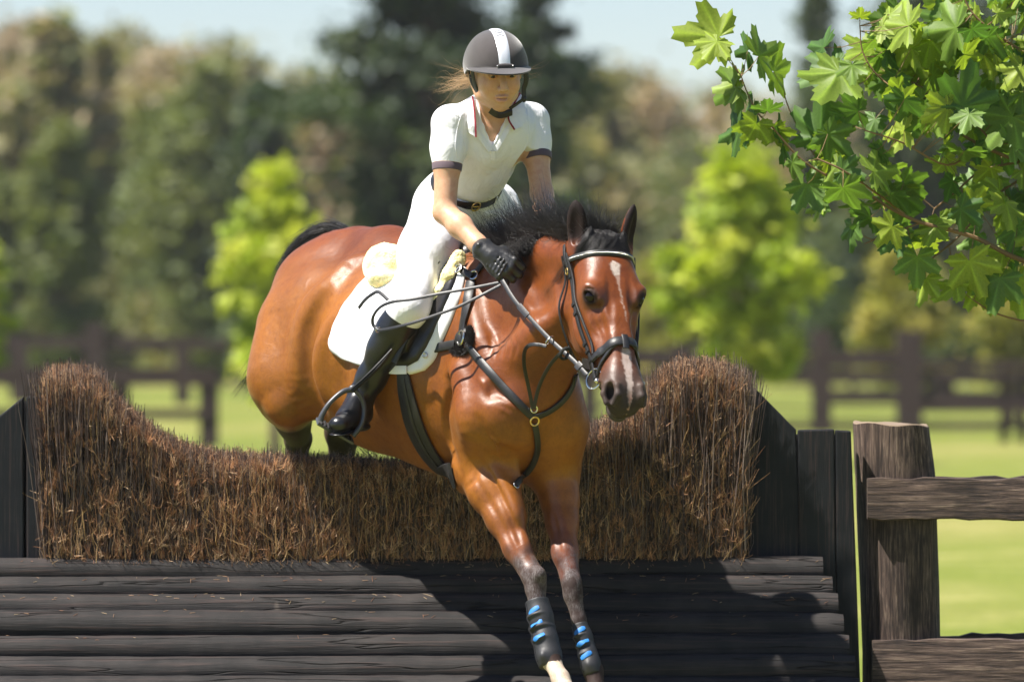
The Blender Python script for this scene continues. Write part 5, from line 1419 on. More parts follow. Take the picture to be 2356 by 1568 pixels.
    # ---------------- reins: bit -> hand, then the loose end out over the knee and back
    reins = thing('reins', P(1200, 700, -.6), 'black leather reins running from the bit to the gloved hand and looping over the knee', 'reins')
    hand = P(1160, 652, -.515)
    m = MB(); cp = free([(1350, 862, -.93), (1318, 828, -.88), (1270, 785, -.80), (1225, 738, -.70), (1185, 692, -.60), (1160, 652, -.525), (1150, 636, -.50)], 8)
    m.strap(cp, (-.45, -.8, .3), .0140, .003); m.build('rein', L_, reins)
    m = MB(); m.strap([cp[4] + Vector((0, -.004, 0)), cp[6] + Vector((0, -.004, 0))], (-.45, -.8, .3), .026, .003)
    m.strap([cp[26] + Vector((0, -.004, 0)), cp[30] + Vector((0, -.004, 0))], (-.45, -.8, .3), .021, .003); m.build('rein_buckle_keeper', L_, reins)['kind'] = 'stuff'
    m = MB(); c = cp[11]; m.ring(c, cp[12] - cp[11], .020, .0055, seg=18); m.build('rein_stop', M['rubber'], reins)
    cp = free([(1150, 650, -.505), (1090, 662, -.49), (1010, 676, -.46), (950, 688, -.43), (905, 694, -.40), (876, 706, -.365), (860, 726, -.325), (858, 745, -.315), (868, 757, -.325), (880, 759, -.345), (930, 748, -.42), (1000, 726, -.47), (1060, 703, -.50), (1110, 678, -.515), (1152, 656, -.51)], 8)
    m = MB(); m.strap(cp, (-.3, -.9, .35), .0105, .003); m.build('rein', L_, reins)
    m = MB(); c = cp[62]; m.ring(cp[66], (cp[67] - cp[66]), .009, .0018, seg=14); m.build('rein_buckle', M['metal'], reins)
    m = MB(); cp = free([(893, 690, -.385), (872, 672, -.33), (858, 676, -.31), (840, 690, -.28), (826, 708, -.25)], 6); m.strap(cp, (-.3, -.9, .35), .012, .003); m.build('rein_tip', L_, reins)
    # left rein behind the neck
    m = MB(); m.tube([Vector(bitL), P(1450, 800, -.60), P(1400, 700, -.30), P(1290, 600, -.25)], .005, n=6); m.build('rein', L_, reins)
    # ---------------- martingale / breastplate
    bp2 = thing('breastplate', P(1228, 960, -.5), 'black leather breastplate and running martingale with sheepskin pads across the chest', 'breastplate')
    def sstrap(name, ctrl, w_, th, mat=L_, par=bp2, off=.004, n=6):
        p, nn = surf_path(ctrl, off, n); m = MB(); m.strap(p, [tuple(q_) for q_ in nn], w_, th); o = m.build(name, mat, par); return p, nn, o
    sstrap('shoulder_strap', [(1085, 648), (1080, 680), (1074, 715), (1068, 745), (1066, 768)], .034, .007)
    sstrap('girth_strap', [(948, 826), (975, 812), (1010, 800), (1050, 792)], .030, .007)
    p1, n1, _ = sstrap('chest_strap', [(1078, 792), (1100, 822), (1140, 868), (1180, 912), (1212, 946), (1228, 958)], .026, .007)
    m = MB(); m.strap([p + n_ * .007 for p, n_ in zip(p1, n1)], [tuple(q_) for q_ in n1], .014, .002); m.build('chest_strap_lining', L_, bp2)
    sstrap('chest_strap', [(1232, 958), (1262, 945), (1292, 922), (1312, 893), (1322, 860)], .020, .006)
    sstrap('belly_strap', [(1228, 972), (1232, 1000), (1234, 1035), (1226, 1065), (1205, 1090), (1182, 1118)], .020, .006, off=.008)
    sstrap('wither_strap', [(1088, 640), (1105, 618), (1120, 600), (1140, 580)], .022, .006)
    sstrap('link_strap', [(1044, 611), (1056, 619), (1070, 628), (1090, 640)], .022, .007, off=.012)
    p, nm = on(1062, 627, .024); m = MB(); m.ring(p, nm, .0155, .004, seg=20); m.tube([p - Vector((.008, 0, .008)), p + Vector((.008, 0, .008))], .0022); m.build('link_buckle', M['metal'], bp2)
    p, nm = on(1094, 637, .014); m = MB(); m.ring(p, nm, .0150, .0035, seg=20); m.build('strap_ring', M['metal'], bp2)
    p, nm = on(1072, 780, .012); m = MB(); m.ring(p + nm * .006, nm, .024, .0040, seg=22); m.build('strap_ring', M['metal'], bp2)
    m = MB()
    for cx, cy, rx_, rz_ in ((1063, 779, .026, .028), (1074, 770, .018, .022)):
        p, nm = on(cx, cy, .008); m.ball(p, (rx_, .012, rz_), nm.to_track_quat('Y', 'Z').to_matrix()); 
    m.build('ring_cover', L_, bp2)
    # black sheepskin pads
    fz, fr = [], []; K = 3
    for (cx, cy, ex, ey, n_) in ((1083, 775, 8, 24, 1500), (1060, 808, 19, 9, 1200)):
        for i in range(n_):
            a = g.uniform(0, 6.28); q_ = math.sqrt(g.random()); p, nm = on(cx + math.cos(a) * ex * q_, cy + math.sin(a) * ey * q_, .002)
            d = (nm + Vector(g.normal(0, .5, 3))).normalized() * .011; fz.append([tuple(p), tuple(p + d * .6), tuple(p + d + Vector(g.normal(0, .003, 3)))]); fr.append([.0012, .0010, .0005])
    ff = strands('sheepskin_pad', np.array(fz), np.array(fr), M['mane'], bp2); ff['kind'] = 'stuff'
    # martingale fork: two thin straps with rings on the reins
    m = MB(); cp = free([(1226, 940, -.575), (1216, 890, -.60), (1206, 840, -.67), (1208, 805, -.74), (1225, 792, -.79), (1258, 796, -.82)], 7); m.strap(cp, CD, .012, .004); m.build('martingale_fork', L_, bp2)
    m = MB(); cp = free([(1228, 940, -.575), (1240, 890, -.60), (1262, 845, -.66), (1290, 812, -.72), (1310, 800, -.72)], 7); m.strap(cp, CD, .012, .004); m.build('martingale_fork', L_, bp2)
    m = MB(); m.ring(P(1264, 783, -.80), (.7, -.3, -.6), .017, .0028, seg=20); m.build('martingale_ring', M['metal'], bp2)
    for (x, y, r_, mt) in ((1227, 938, .011, 'metal'), (1227, 965, .0145, 'brass')):
        p, nm = on(x, y, .014); m = MB(); m.ring(p, nm, r_, .003, seg=20, sx=1.0); m.build('chest_ring', M[mt], bp2)
    p, nm = on(1184, 1118, .01); m = MB(); m.ring(p, nm, .010, .002, seg=18); m.build('chest_ring', M['metal'], bp2)
    # ---------------- saddle pad, half pad, saddle
    def patch(name, outline_rows, mat, off, th, par, extra=None, smooth=3):
        "cloth laid on the horse: rows of (px,py) control points, thick sheet with rounded rim"
        rows = [crom([np.array([a, b, 0.]) for a, b in r_], 6) for r_ in outline_rows]
        cols = list(zip(*rows)); cols = [crom(list(c), 6) for c in cols]; rows = list(zip(*cols))
        G = [[None] * len(rows[0]) for _ in rows]; NN = [[None] * len(rows[0]) for _ in rows]
        for j, r_ in enumerate(rows):
            for i, c in enumerate(r_):
                p, nm = on(c[0], c[1], off); G[j][i] = p; NN[j][i] = nm
        for _ in range(smooth):
            G2 = [r_[:] for r_ in G]
            for j in range(1, len(G) - 1):
                for i in range(1, len(G[0]) - 1): G2[j][i] = (G[j][i] * 2 + G[j - 1][i] + G[j + 1][i] + G[j][i - 1] + G[j][i + 1]) / 6
            G = G2
        m = MB(); nI, nJ = len(G[0]), len(G); vs = []
        for j in range(nJ):
            for i in range(nI):
                e = min(i, nI - 1 - i, j, nJ - 1 - j); k = min(1, e / 2.0); hgt = th * (k ** .5) + (extra(i / (nI - 1), j / (nJ - 1)) if extra else 0)
                vs.append(G[j][i] + NN[j][i] * hgt)
        base = len(vs); vs += [G[j][i] - NN[j][i] * .004 for j in range(nJ) for i in range(nI)]
        fs = [(j * nI + i, j * nI + i + 1, (j + 1) * nI + i + 1, (j + 1) * nI + i) for j in range(nJ - 1) for i in range(nI - 1)]
        fs += [tuple(base + x for x in f)[::-1] for f in fs]
        for i in range(nI - 1): fs += [(i, i + 1, base + i + 1, base + i), ((nJ - 1) * nI + i, (nJ - 1) * nI + i + 1, base + (nJ - 1) * nI + i + 1, base + (nJ - 1) * nI + i)]
        for j in range(nJ - 1): fs += [(j * nI, (j + 1) * nI, base + (j + 1) * nI, base + j * nI), (j * nI + nI - 1, (j + 1) * nI + nI - 1, base + (j + 1) * nI + nI - 1, base + j * nI + nI - 1)]
        m.add(vs, fs); return m.build(name, mat, par, sharp=80)
    pad = thing('saddle_pad', P(900, 720, -.1), 'white quilted saddle pad under the saddle and sheepskin', 'saddle pad')
    patch('pad_cloth', [[(880, 600), (925, 590), (980, 590), (1040, 600), (1074, 618)],
                        [(835, 648), (900, 650), (960, 650), (1025, 655), (1064, 668)],
                        [(790, 705), (860, 715), (930, 720), (1000, 722), (1040, 735)],
                        [(764, 760), (840, 775), (915, 780), (975, 785), (1014, 795)],
                        [(759, 800), (825, 820), (890, 830), (950, 832), (1000, 828)],
                        [(790, 826), (835, 842), (885, 852), (935, 862), (978, 852)]], M['pad'], .004, .010, pad,
          extra=lambda u, v: .0018 * abs(math.sin(u * 34 + v * 20)) + .0018 * abs(math.sin(u * 34 - v * 20)))
    saddle = thing('saddle', P(960, 640, -.05), 'black leather jumping saddle with forward flap, sheepskin half pad and girth', 'saddle')
    patch('flap', [[(960, 590), (1000, 588), (1035, 600), (1066, 608)],
                   [(930, 650), (975, 650), (1015, 655), (1050, 660)],
                   [(900, 720), (945, 722), (985, 722), (1024, 722)],
                   [(885, 790), (920, 795), (950, 795), (996, 784)],
                   [(885, 835), (910, 845), (935, 846), (968, 830)]], M['saddle'], .020, .008, saddle)
    patch('knee_roll', [[(998, 630), (1012, 630), (1026, 634)], [(990, 650), (1004, 652), (1018, 656)], [(968, 705), (983, 708), (997, 712)], [(945, 760), (960, 764), (974, 766)], [(928, 812), (940, 815), (950, 812)]], M['saddle'], .028, .020, saddle)
    # stirrup leather hanging over the flap
    sp, sn = surf_path([(1034, 622), (1018, 642), (1000, 670), (984, 710), (968, 755), (945, 800), (930, 835)], .050, 6)
    m = MB(); m.strap(sp, [tuple(q_) for q_ in sn], .026, .005); m.build('stirrup_leather', M['leather'], saddle)
    # tree, seat and cantle
    F = sgrid([P(900, 590, .2), P(1090, 590, -.2), P(1000, 560, .1)], .2, .004)
    F.path([(N3(P(925, 585, .34)), .062), (N3(P(975, 600, .22)), .075), (N3(P(1040, 600, .06)), .075), (N3(P(1080, 590, -.08)), .05)], .05)
    F.path([(N3(P(918, 612, .24)) , .040), (N3(P(914, 590, .36)), .045), (N3(P(935, 590, .48)), .04)], .03)
    V_, Q_ = F.mesh(2); mesh_np('seat', V_, Q_, M['saddle'], True, saddle)
    # sheepskin roll behind and in front
    def fleece(name, F, par):
        V_, Q_ = F.mesh(1); r_ = np.random.default_rng(5); V_ = V_ + r_.normal(0, .0007, V_.shape) + .0014 * np.sin(V_ * 150 + 3)[:, [1, 2, 0]]; o = mesh_np(name, V_, Q_, M['fleece'], True, par)
        return o
    F = sgrid([P(830, 560, .1), P(910, 680, -.1)], .12, .004)
    F.ell(N3(P(884, 612, .045)), (.072, .055, .072), None, .03); F.ell(N3(P(893, 598, .06)), (.055, .06, .050), None, .03); F.ell(N3(P(880, 640, .0)), (.050, .045, .038), None, .03)
    fleece('rear_sheepskin', F, saddle)
    F = sgrid([P(1085, 560, -.3), P(1000, 700, -.3)], .08, .0035)
    dd = lambda x, y, o_: N3(on(x, y, o_)[0])
    F.path([(dd(1090, 578, .016), .030), (dd(1062, 602, .018), .032), (dd(1042, 640, .016), .024), (dd(1018, 678, .015), .018), (dd(1008, 698, .014), .012)], .02)
    fleece('front_sheepskin', F, saddle)
    # girth
    p, nn = surf_path([(930, 855), (935, 890), (945, 935), (960, 985), (985, 1035), (1015, 1072), (1045, 1092)], .005, 7, 3)
    m = MB(); m.strap(p, [tuple(q_) for q_ in nn], [.046 + .038 * math.sin(math.pi * min(1, i / (len(p) - 1) * 1.4) * .5) for i in range(len(p))], .010); m.build('girth', M['web'], saddle)
    m = MB(); m.strap([a + b * .010 for a, b in zip(p[3:], nn[3:])], [tuple(q_) for q_ in nn[3:]], .022, .004); m.build('girth_rib', M['web'], saddle)
    p, nn = surf_path([(925, 850), (928, 862), (931, 872)], .012, 4, 1); m = MB(); m.strap(p, [tuple(q_) for q_ in nn], .030, .005); m.build('girth_strap', L_, saddle)
    # strap ends over the pad
    p, nn = surf_path([(888, 845), (915, 850), (945, 850)], .022, 4, 1); m = MB(); m.strap(p, [tuple(q_) for q_ in nn], .028, .004); m.build('pad_loop', M['pad'], saddle)
    for x, y in ((950, 826), (985, 818)):
        p, nm = on(x, y, .020); m = MB(); m.ring(p, nm, .009, .002, seg=16); m.build('dee_ring', M['metal'], saddle)
    # ---------------- stirrup iron
    st = thing('stirrup', P(790, 1000, -.2), 'dark metal stirrup iron round the boot with thin leathers', 'stirrup')
    top_ = P(812, 893, -.235); a = P(731, 972, -.275); b = P(822, 1012, -.235); 
    m = MB()
    left = [Vector(v) for v in crom([N3(P(815, 896, -.235)), N3(P(790, 900, -.25)), N3(P(760, 925, -.265)), N3(P(742, 952, -.27)), N3(P(737, 968, -.27))], 7)]
    right = [Vector(v) for v in crom([N3(P(815, 896, -.235)), N3(P(830, 912, -.228)), N3(P(838, 940, -.225)), N3(P(832, 975, -.230)), N3(P(812, 1003, -.235))], 7)]
    m.tube(left, [.008 + .002 * abs(i - 14) / 14 for i in range(29)], n=10); m.tube(right, [.008 + .001 * abs(i - 14) / 14 for i in range(29)], n=10); m.ball(top_, (.015, .010, .012)); m.build('iron', M['darkmetal'], st)
    u = (P(808, 1008, -.235) - P(733, 966, -.272)); uu = u.normalized(); cc = P(770, 988, -.235) + Vector((0, .01, -.004)); ww = Vector((.1, -1, -.35)); ww = (ww - uu * ww.dot(uu)).normalized(); Rm = Matrix((uu, ww, uu.cross(ww))).transposed()
    m = MB(); m.box(cc, (u.length * 1.10, .058, .010), Rm); m.build('tread', M['darkmetal'], st, bevel=.003)
    m = MB(); 
    for i in range(9):
        m.box(cc + uu * (u.length * (-.42 + .105 * i)) + uu.cross(ww) * (.006 if uu.cross(ww).z > 0 else -.006), (.004, .05, .005), Rm)
    m.build('tread_pad', M['rubber'], st)
    for o_ in (0, 7):
        m = MB(); m.strap(free([(810 + o_ * .6, 898 + o_ * .4, -.245), (850 + o_, 862, -.27), (880 + o_ * .8, 832, -.275), (905, 805, -.275)], 5), (-.6, -.75, .2), .0045, .012); m.build('stirrup_leather', L_, st)
    # ---------------- tendon boots on the forelegs
    TILT = .30 if np.cross(N3(P(1265, 1520, -.69)) - N3(P(1236, 1384, -.612)), np.array([-.45, -.85, .2]))[0] < 0 else -.30
    def tendon_boot(A, B, r0, r1, lab, back, face, tabs):
        "neoprene and shell boot from A (top) to B (bottom)"
        A = N3(A); B = N3(B); ax = (B - A) / np.linalg.norm(B - A); Ln = np.linalg.norm(B - A)
        bt = thing('tendon_boot', Vector(A), lab, 'tendon boot', 'tendon boots on the forelegs')
        F = sgrid([A, B], .09, .0028)
        F.path([(A, r0), (A * .75 + B * .25, r0 * .93), (A * .35 + B * .65, r0 * .95), (B - ax * .02, r1), (B + ax * .018, r1 * .97)], .02)
        bk_ = N3(back); bk_ = bk_ - ax * (bk_ @ ax); bk_ /= np.linalg.norm(bk_)
        F.path([(A + ax * .03 + bk_ * r0 * .5, r0 * .55), (B - ax * .03 + bk_ * r1 * .5, r1 * .6)], .02)
        for u in (.25, .45, .65):
            c = A + ax * Ln * u; F.cone(c - bk_ * .01, r0 * .99, c + bk_ * .008, r0 * .97, .004, flat=(ax, .35))
        F.plane(A - ax * .004, -ax, A - ax * .06, .08); F.plane(B + ax * .016, ax, B + ax * .08, .09)
        fc = N3(face); fc = fc - ax * (fc @ ax); fc /= np.linalg.norm(fc)
        for rr in (.034, .028, .022): F.ell(B - ax * .012 + fc * (r1 * .62), (rr, rr * .72, r1 * (.60 + (.034 - rr) * 12)), [ax, np.cross(ax, fc), fc], .003)
        V_, Q_ = F.mesh(1); mesh_np('boot_shell', V_, Q_, M['neoprene'], True, bt)
        tr = BVHTree.FromPolygons([tuple(v) for v in V_.tolist()], Q_.tolist())
        sd = np.cross(ax, fc)
        for u in tabs:
            c = Vector(A + ax * Ln * u); pts_, nr_ = [], []
            for k in range(7):
                w_ = (k - 3) * .0062; o = c + Vector(fc) * .15 + Vector(sd) * w_ + Vector(ax) * w_ * TILT; h = tr.ray_cast(o, -Vector(fc))
                if h[0] is None: continue
                pts_.append(h[0] + h[1] * .0005); nr_.append(tuple(h[1]))
            if len(pts_) > 2:
                m = MB(); n_ = len(pts_); m.strap(pts_, nr_, [.010] + [.0165] * (n_ - 2) + [.010], .0025); m.build('blue_tab', M['blue'], bt)
        # closing strap edges
        m = MB(); e = Vector(A + sd * r0 * .75 + fc * r0 * .62)
        cp = []
        for k in range(12):
            c = Vector(A + ax * Ln * (k / 11)); o = c + Vector(fc * .1 + sd * .09); h = tr.ray_cast(o, Vector(-fc * .1 - sd * .09).normalized())
            if h[0] is not None: cp.append(h[0] + h[1] * .001)
        if len(cp) > 3: m.strap(cp, tuple(fc + sd), .004, .003); m.build('boot_edge', M['leather'], bt)
    tendon_boot(P(1236, 1384, -.612), P(1265, 1520, -.69), .039, .0385, 'black tendon boot with three bright blue tabs on the nearer foreleg', (.6, .7, .1), (-.45, -.85, .2), (.18, .41, .64))
    tendon_boot(P(1334, 1438, -.545), P(1362, 1540, -.60), .0275, .029, 'smaller looking black tendon boot half in shade on the farther foreleg', (.6, .7, .1), (-.25, -.95, .2), (.16, .44, .72))
# ------------------------------------------------------------------ trees and fences in the distance
def mat_leaf(name, tr=.35, rough=.55, spec=.35, var=0.0):
    n = NT(name, rough, spec); a = n.attr('tone')
    if var:
        oi = n.n('ShaderNodeObjectInfo'); a = n.mix(a, n.ramp(oi.outputs['Random'], [(0, (.34, .52, .62)), (.35, (.70, .85, .85)), (.65, (1.1, 1.1, .75)), (1, (1.55, 1.4, .9))]), 1.0, 'MULTIPLY')
        a = n.mix(a, (.8, .85, .75), n.ramp(n.noise(30, 4), [(0.4, (0, 0, 0)), (0.7, (1, 1, 1))]), 'MULTIPLY')
    n.color(a)
    t = n.n('ShaderNodeBsdfTranslucent'); m = n.n('ShaderNodeMixShader'); m.inputs[0].default_value = tr
    br_ = n.mix(a, (1.15, 1.2, .55), 1.0, 'MULTIPLY'); n.l(br_, t.inputs['Color'])
    out = [x for x in n.t.nodes if x.type == 'OUTPUT_MATERIAL'][0]
    n.l(n.b.outputs[0], m.inputs[1]); n.l(t.outputs[0], m.inputs[2]); n.l(m.outputs[0], out.inputs[0]); return n.m
M['leaf'] = mat_leaf('tree_leaves'); M['bark'] = plain('bark', (.10, .075, .055), .9, .1, bump=(20, .6, .02))
def leaf_cloud(name, pts, size, cols, parent, mat, rng, upb=.4):
    n = len(pts); nr = rng.normal(0, 1, (n, 3)); nr[:, 2] = np.abs(nr[:, 2]) + upb; nr /= np.linalg.norm(nr, axis=1, keepdims=True)
    a = np.cross(nr, rng.normal(0, 1, (n, 3))); a /= np.linalg.norm(a, axis=1, keepdims=True); b = np.cross(nr, a)
    s = size * rng.uniform(.6, 1.4, (n, 1)); V = np.stack([pts - a * s, pts + b * s * .6 + nr * s * .1, pts + a * s, pts - b * s * .6 + nr * s * .1], 1).reshape(-1, 3)
    F = np.arange(n * 4).reshape(-1, 4); return mesh_np(name, V, F, mat, False, parent, np.repeat(cols, 4, 0))
def tree(px, y, py_base, py_top, w_px, kind, label, group=None, seed=0, name='tree', cat='tree', n=5200, lean=0):
    r = np.random.default_rng(seed); s = PX(y); bx = (px - 1178) * s; zg = float(ground_z(bx, y)); zt = CAM_H + (HOR - py_top) * s; zb = CAM_H + (HOR - py_base) * s if py_base else zg
    H = zt - zg; W = w_px * s / 2; cb = max(zb, zg + .06 * H)
    T = thing(name, (bx, y, zg), label, cat, group)
    pal = {'lime': ([(.36, .44, .035), (.46, .52, .055), (.27, .35, .03), (.55, .57, .10)], .045 * W + .05, 64),
           'yellow': ([(.31, .29, .05), (.37, .32, .07), (.23, .23, .04)], .05 * W + .04, 60),
           'pine': ([(.045, .072, .028), (.060, .092, .034), (.085, .115, .045), (.035, .055, .024)], .12, 150),
           'green': ([(.14, .165, .050), (.17, .19, .060), (.11, .14, .042)], .15, 90),
           'gum': ([(.24, .225, .095), (.29, .24, .12), (.20, .20, .080), (.34, .27, .16), (.17, .19, .07)], .30, 60),
           'brown': ([(.28, .205, .115), (.24, .18, .10), (.33, .25, .16)], .26, 50),
           'shrub': ([(.17, .165, .06), (.22, .20, .075), (.13, .14, .05)], .16, 40)}[kind]
    cols_, size, ncl = pal; cols_ = np.array(cols_)
    C_ = []
    br = []
    for i in range(ncl):
        h = r.random(); 
        if kind == 'pine': h = h ** 1.1; prof = (1 - h) ** .62 * (.62 + .38 * math.sin(h * 23 + seed)); lift = -.02
        elif kind in ('gum',): prof = math.sin(math.pi * min(1, h * .75 + .25)) * .95; h = .35 + .65 * h
        elif kind == 'lime': prof = math.sin(math.pi * min(.96, h * .80 + .19)) ** .9 * r.uniform(.75, 1.15)
        else: prof = math.sin(math.pi * (h * .86 + .12)) ** .7
        a = r.uniform(0, 6.283); q = math.sqrt(r.random()) if kind != 'pine' else r.uniform(.25, 1.0) 
        z = cb + (zt - cb) * h; p = np.array([bx + math.cos(a) * W * prof * q + lean * h, y + math.sin(a) * W * prof * q, z])
        C_.append(p); br.append((np.array([bx + lean * h * .8, y, max(zg, z - .25 * W)]), p))
    C_ = np.array(C_); m_ = n // ncl
    cr = W * ({'pine': .12, 'lime': .13}.get(kind, .19)) * (80 / ncl) ** .33
    sc_ = np.array([1, 1, .55 if kind == 'pine' else .8])
    pts = (C_[:, None] + r.normal(0, 1, (ncl, m_, 3)) * sc_ * cr * r.uniform(.6, 1.3, (ncl, 1, 1))).reshape(-1, 3)
    cc = cols_[r.integers(0, len(cols_), ncl)][:, None] * r.uniform(.75, 1.25, (ncl, m_, 1)); cc = cc.reshape(-1, 3)
    ok = pts[:, 2] > zg + .05; leaf_cloud('crown', pts[ok], size, cc[ok], T, M['leaf'], r)
    m = MB(); m.tube([(bx, y, zg - .1), (bx + lean * .3, y, zg + H * .35), (bx + lean * .9, y, zg + H * .9)], [max(.05, H * .022), H * .015, H * .004], n=7)
    for a_, b_ in br[:40]: m.tube([tuple(a_), tuple((a_ * .5 + b_ * .5) + np.array([0, 0, -.02 * H])), tuple(b_)], [H * .005, H * .003, H * .0015], n=4, cap=False)
    m.build('trunk', M['bark'], T); return T
if 'trees' not in SKIP:
    # young lime green trees in the paddock
    tree(632, 52, 890, 395, 270, 'lime', 'bright lime green young tree behind the horse\'s rump, left of the dark pine', 'young trees in the paddock', 1, 'young_tree', n=5000)
    tree(1708, 48, 845, 360, 345, 'lime', 'large lime green young tree right of the horse\'s head, below the near leafy branch', 'young trees in the paddock', 2, 'young_tree', n=6500)
    tree(-25, 60, 840, 560, 110, 'lime', 'lime green young tree cut by the left edge of the picture', 'young trees in the paddock', 3, 'young_tree', n=3000)
    tree(2075, 75, 880, 570, 190, 'yellow', 'small yellow green tree behind the paddock fence under the leafy branch', 'young trees in the paddock', 4, 'young_tree', n=4000)
    tree(2330, 78, 870, 600, 180, 'yellow', 'yellow green tree at the right edge behind the fence', 'young trees in the paddock', 5, 'young_tree', n=4000)
    tree(1500, 85, 880, 600, 130, 'yellow', 'small yellowish tree just right of the horse\'s face', 'young trees in the paddock', 6, 'young_tree', n=2500)
    # pines
    tree(990, 92, 880, -1000, 1000, 'pine', 'huge dark green pine rising out of the picture behind the rider', None, 7, 'pine_tree', n=40000)
    tree(1230, 112, 880, -420, 520, 'pine', 'dark pine overlapping the right side of the huge pine behind the rider', None, 8, 'pine_tree', n=14000)
    tree(470, 130, 880, 165, 300, 'green', 'tall olive green tree standing against the sky left of the huge pine', None, 9, 'tree', n=7000)
    tree(600, 125, 880, 190, 380, 'pine', 'dark pine between the spire pine and the huge pine', None, 10, 'pine_tree', n=9000)
    tree(2160, 105, 880, -800, 950, 'pine', 'dark pine filling the upper right behind the leafy branch', None, 11, 'pine_tree', n=34000)
    tree(2400, 95, 880, -200, 560, 'pine', 'dark pine cut by the right edge of the picture', None, 12, 'pine_tree', n=12000)
    tree(1880, 125, 880, -40, 300, 'pine', 'dark pine just left of the big pine in the upper right', None, 13, 'pine_tree', n=8000)
    tree(135, 118, 890, 300, 190, 'green', 'mid green bushy tree at the far left among the brown gum trees', None, 14, 'tree', n=8000)
    tree(420, 140, 880, 230, 300, 'green', 'mid green tree left of the lime green tree', None, 15, 'tree', n=6000)
    tree(20, 126, 880, 420, 170, 'green', 'low green tree at the left edge behind the fence', None, 16, 'tree', n=4000)
    r = np.random.default_rng(77)
    # gum wood on the rising ground: individual trees in rows
    k = 0
    ORD = 'first second third fourth fifth sixth seventh eighth ninth tenth eleventh twelfth thirteenth fourteenth fifteenth sixteenth seventeenth eighteenth nineteenth twentieth twenty-first twenty-second twenty-third'.split()
    for row, (yy, n_, top0, wid) in enumerate(((165, 20, 255, 270), (205, 21, 190, 270), (250, 22, 150, 280))):
        for i in range(n_):
            px = -90 + i * (2500 / (n_ - 1)) + r.normal(0, 30); tp = top0 + r.normal(0, 28)
            if 560 < px < 1350: tp += 60
            if px > 1350: tp += 70
            if px > 1350 and row == 2: tp += 30
            if row == 2 and px < 300: tp -= 55
            kd = 'gum' if r.random() < .66 else ('brown' if r.random() < .7 else 'green')
            lab = {'gum': 'olive brown gum tree', 'brown': 'brown leaved tree', 'green': 'green tree'}[kd] + ', ' + ORD[i] + ' from the left in the ' + ('nearest', 'middle', 'farthest')[row] + ' row of the far wood'
            tree(px, yy + r.normal(0, 8), 860, tp, wid * r.uniform(.95, 1.5), kd, lab, {'gum': 'olive gum trees of the far wood', 'brown': 'brown trees of the far wood', 'green': 'green trees of the far wood'}[kd], 100 + k, 'gum_tree' if kd == 'gum' else 'tree', n=3000); k += 1
    tree(118, 150, 880, 62, 190, 'gum', 'tallest gum tree with a pale brown crown against the sky at upper left', None, 190, 'gum_tree', n=3500)
    tree(240, 150, 880, 95, 90, 'gum', 'thin gum tree crown against the sky right of the tallest gum', None, 191, 'gum_tree', n=900)
    for i in range(17):
        px = -60 + i * 155 + r.normal(0, 25)
        tree(px, 140 + r.normal(0, 8), 880, 640 + r.normal(0, 40), 220, 'shrub', 'olive shrub, ' + ORD[i] + ' from the left in the row along the far side of the paddock', 'shrubs along the far side of the paddock', 200 + i, 'shrub', 'shrub', n=1500)
def mat_farwood():
    n = NT('dark_far_timber', .8, .2); n.color(n.mix((.030, .020, .018), (.075, .052, .048), n.noise(3, 4))); return n.m
M['farwood'] = mat_farwood()
def far_fence(label, y, posts, rails, w_=.16, slope=0.0):
    x0 = P(posts[0][0], 0, y).x; f = thing('paddock_fence', (x0, y, float(ground_z(x0, y))), label, 'fence', )
    for px, py0, ww in posts:
        p = P(px, py0, y); zg = float(ground_z(p.x, y)) - .1; wd = ww * PX(y); m = MB(); m.box((p.x, y, (p.z + zg) / 2), (wd, wd, p.z - zg)); m.build('post', M['farwood'], f, smooth=False)
    for a, ya, b, yb_, th in rails:
        A = P(a, ya, y); B = P(b, yb_, y); A.y -= .12; B.y -= .12; d = B - A; m = MB(); ang = math.atan2(d.z, d.x)
        m.box((A + B) / 2, (d.length, .05, th * PX(y)), Matrix.Rotation(-ang, 3, 'Y')); m.build('rail', M['farwood'], f, smooth=False)
if 'fences' not in SKIP:
    far_fence('dark paddock fence of heavy posts and rails behind the right brush mound', 68, [(1357, 800, 34), (1560, 790, 36), (1890, 758, 44), (2092, 758, 58)], [(1357, 820, 2100, 824, 38), (1357, 866, 2700, 866, 30), (1890, 913, 2700, 916, 30), (1357, 976, 2700, 978, 20)])
    far_fence('thin railed paddock fence at the right edge behind the round post', 62, [(2311, 838, 20), (2352, 850, 20), (2560, 850, 20)], [(2092, 938, 2700, 936, 18), (2120, 834, 2700, 836, 20)])
    far_fence('dark paddock fence with broad rails behind the left brush mound', 58, [(-140, 850, 38), (80, 850, 36), (278, 862, 38), (481, 862, 42)], [(-300, 862, 500, 866, 40), (-300, 950, 500, 952, 22)])
    far_fence('farther pale brown fence behind the left paddock fence', 98, [(45, 780, 40), (219, 742, 46), (420, 780, 34), (620, 800, 30), (830, 800, 30)], [(-300, 784, 1000, 792, 30)])

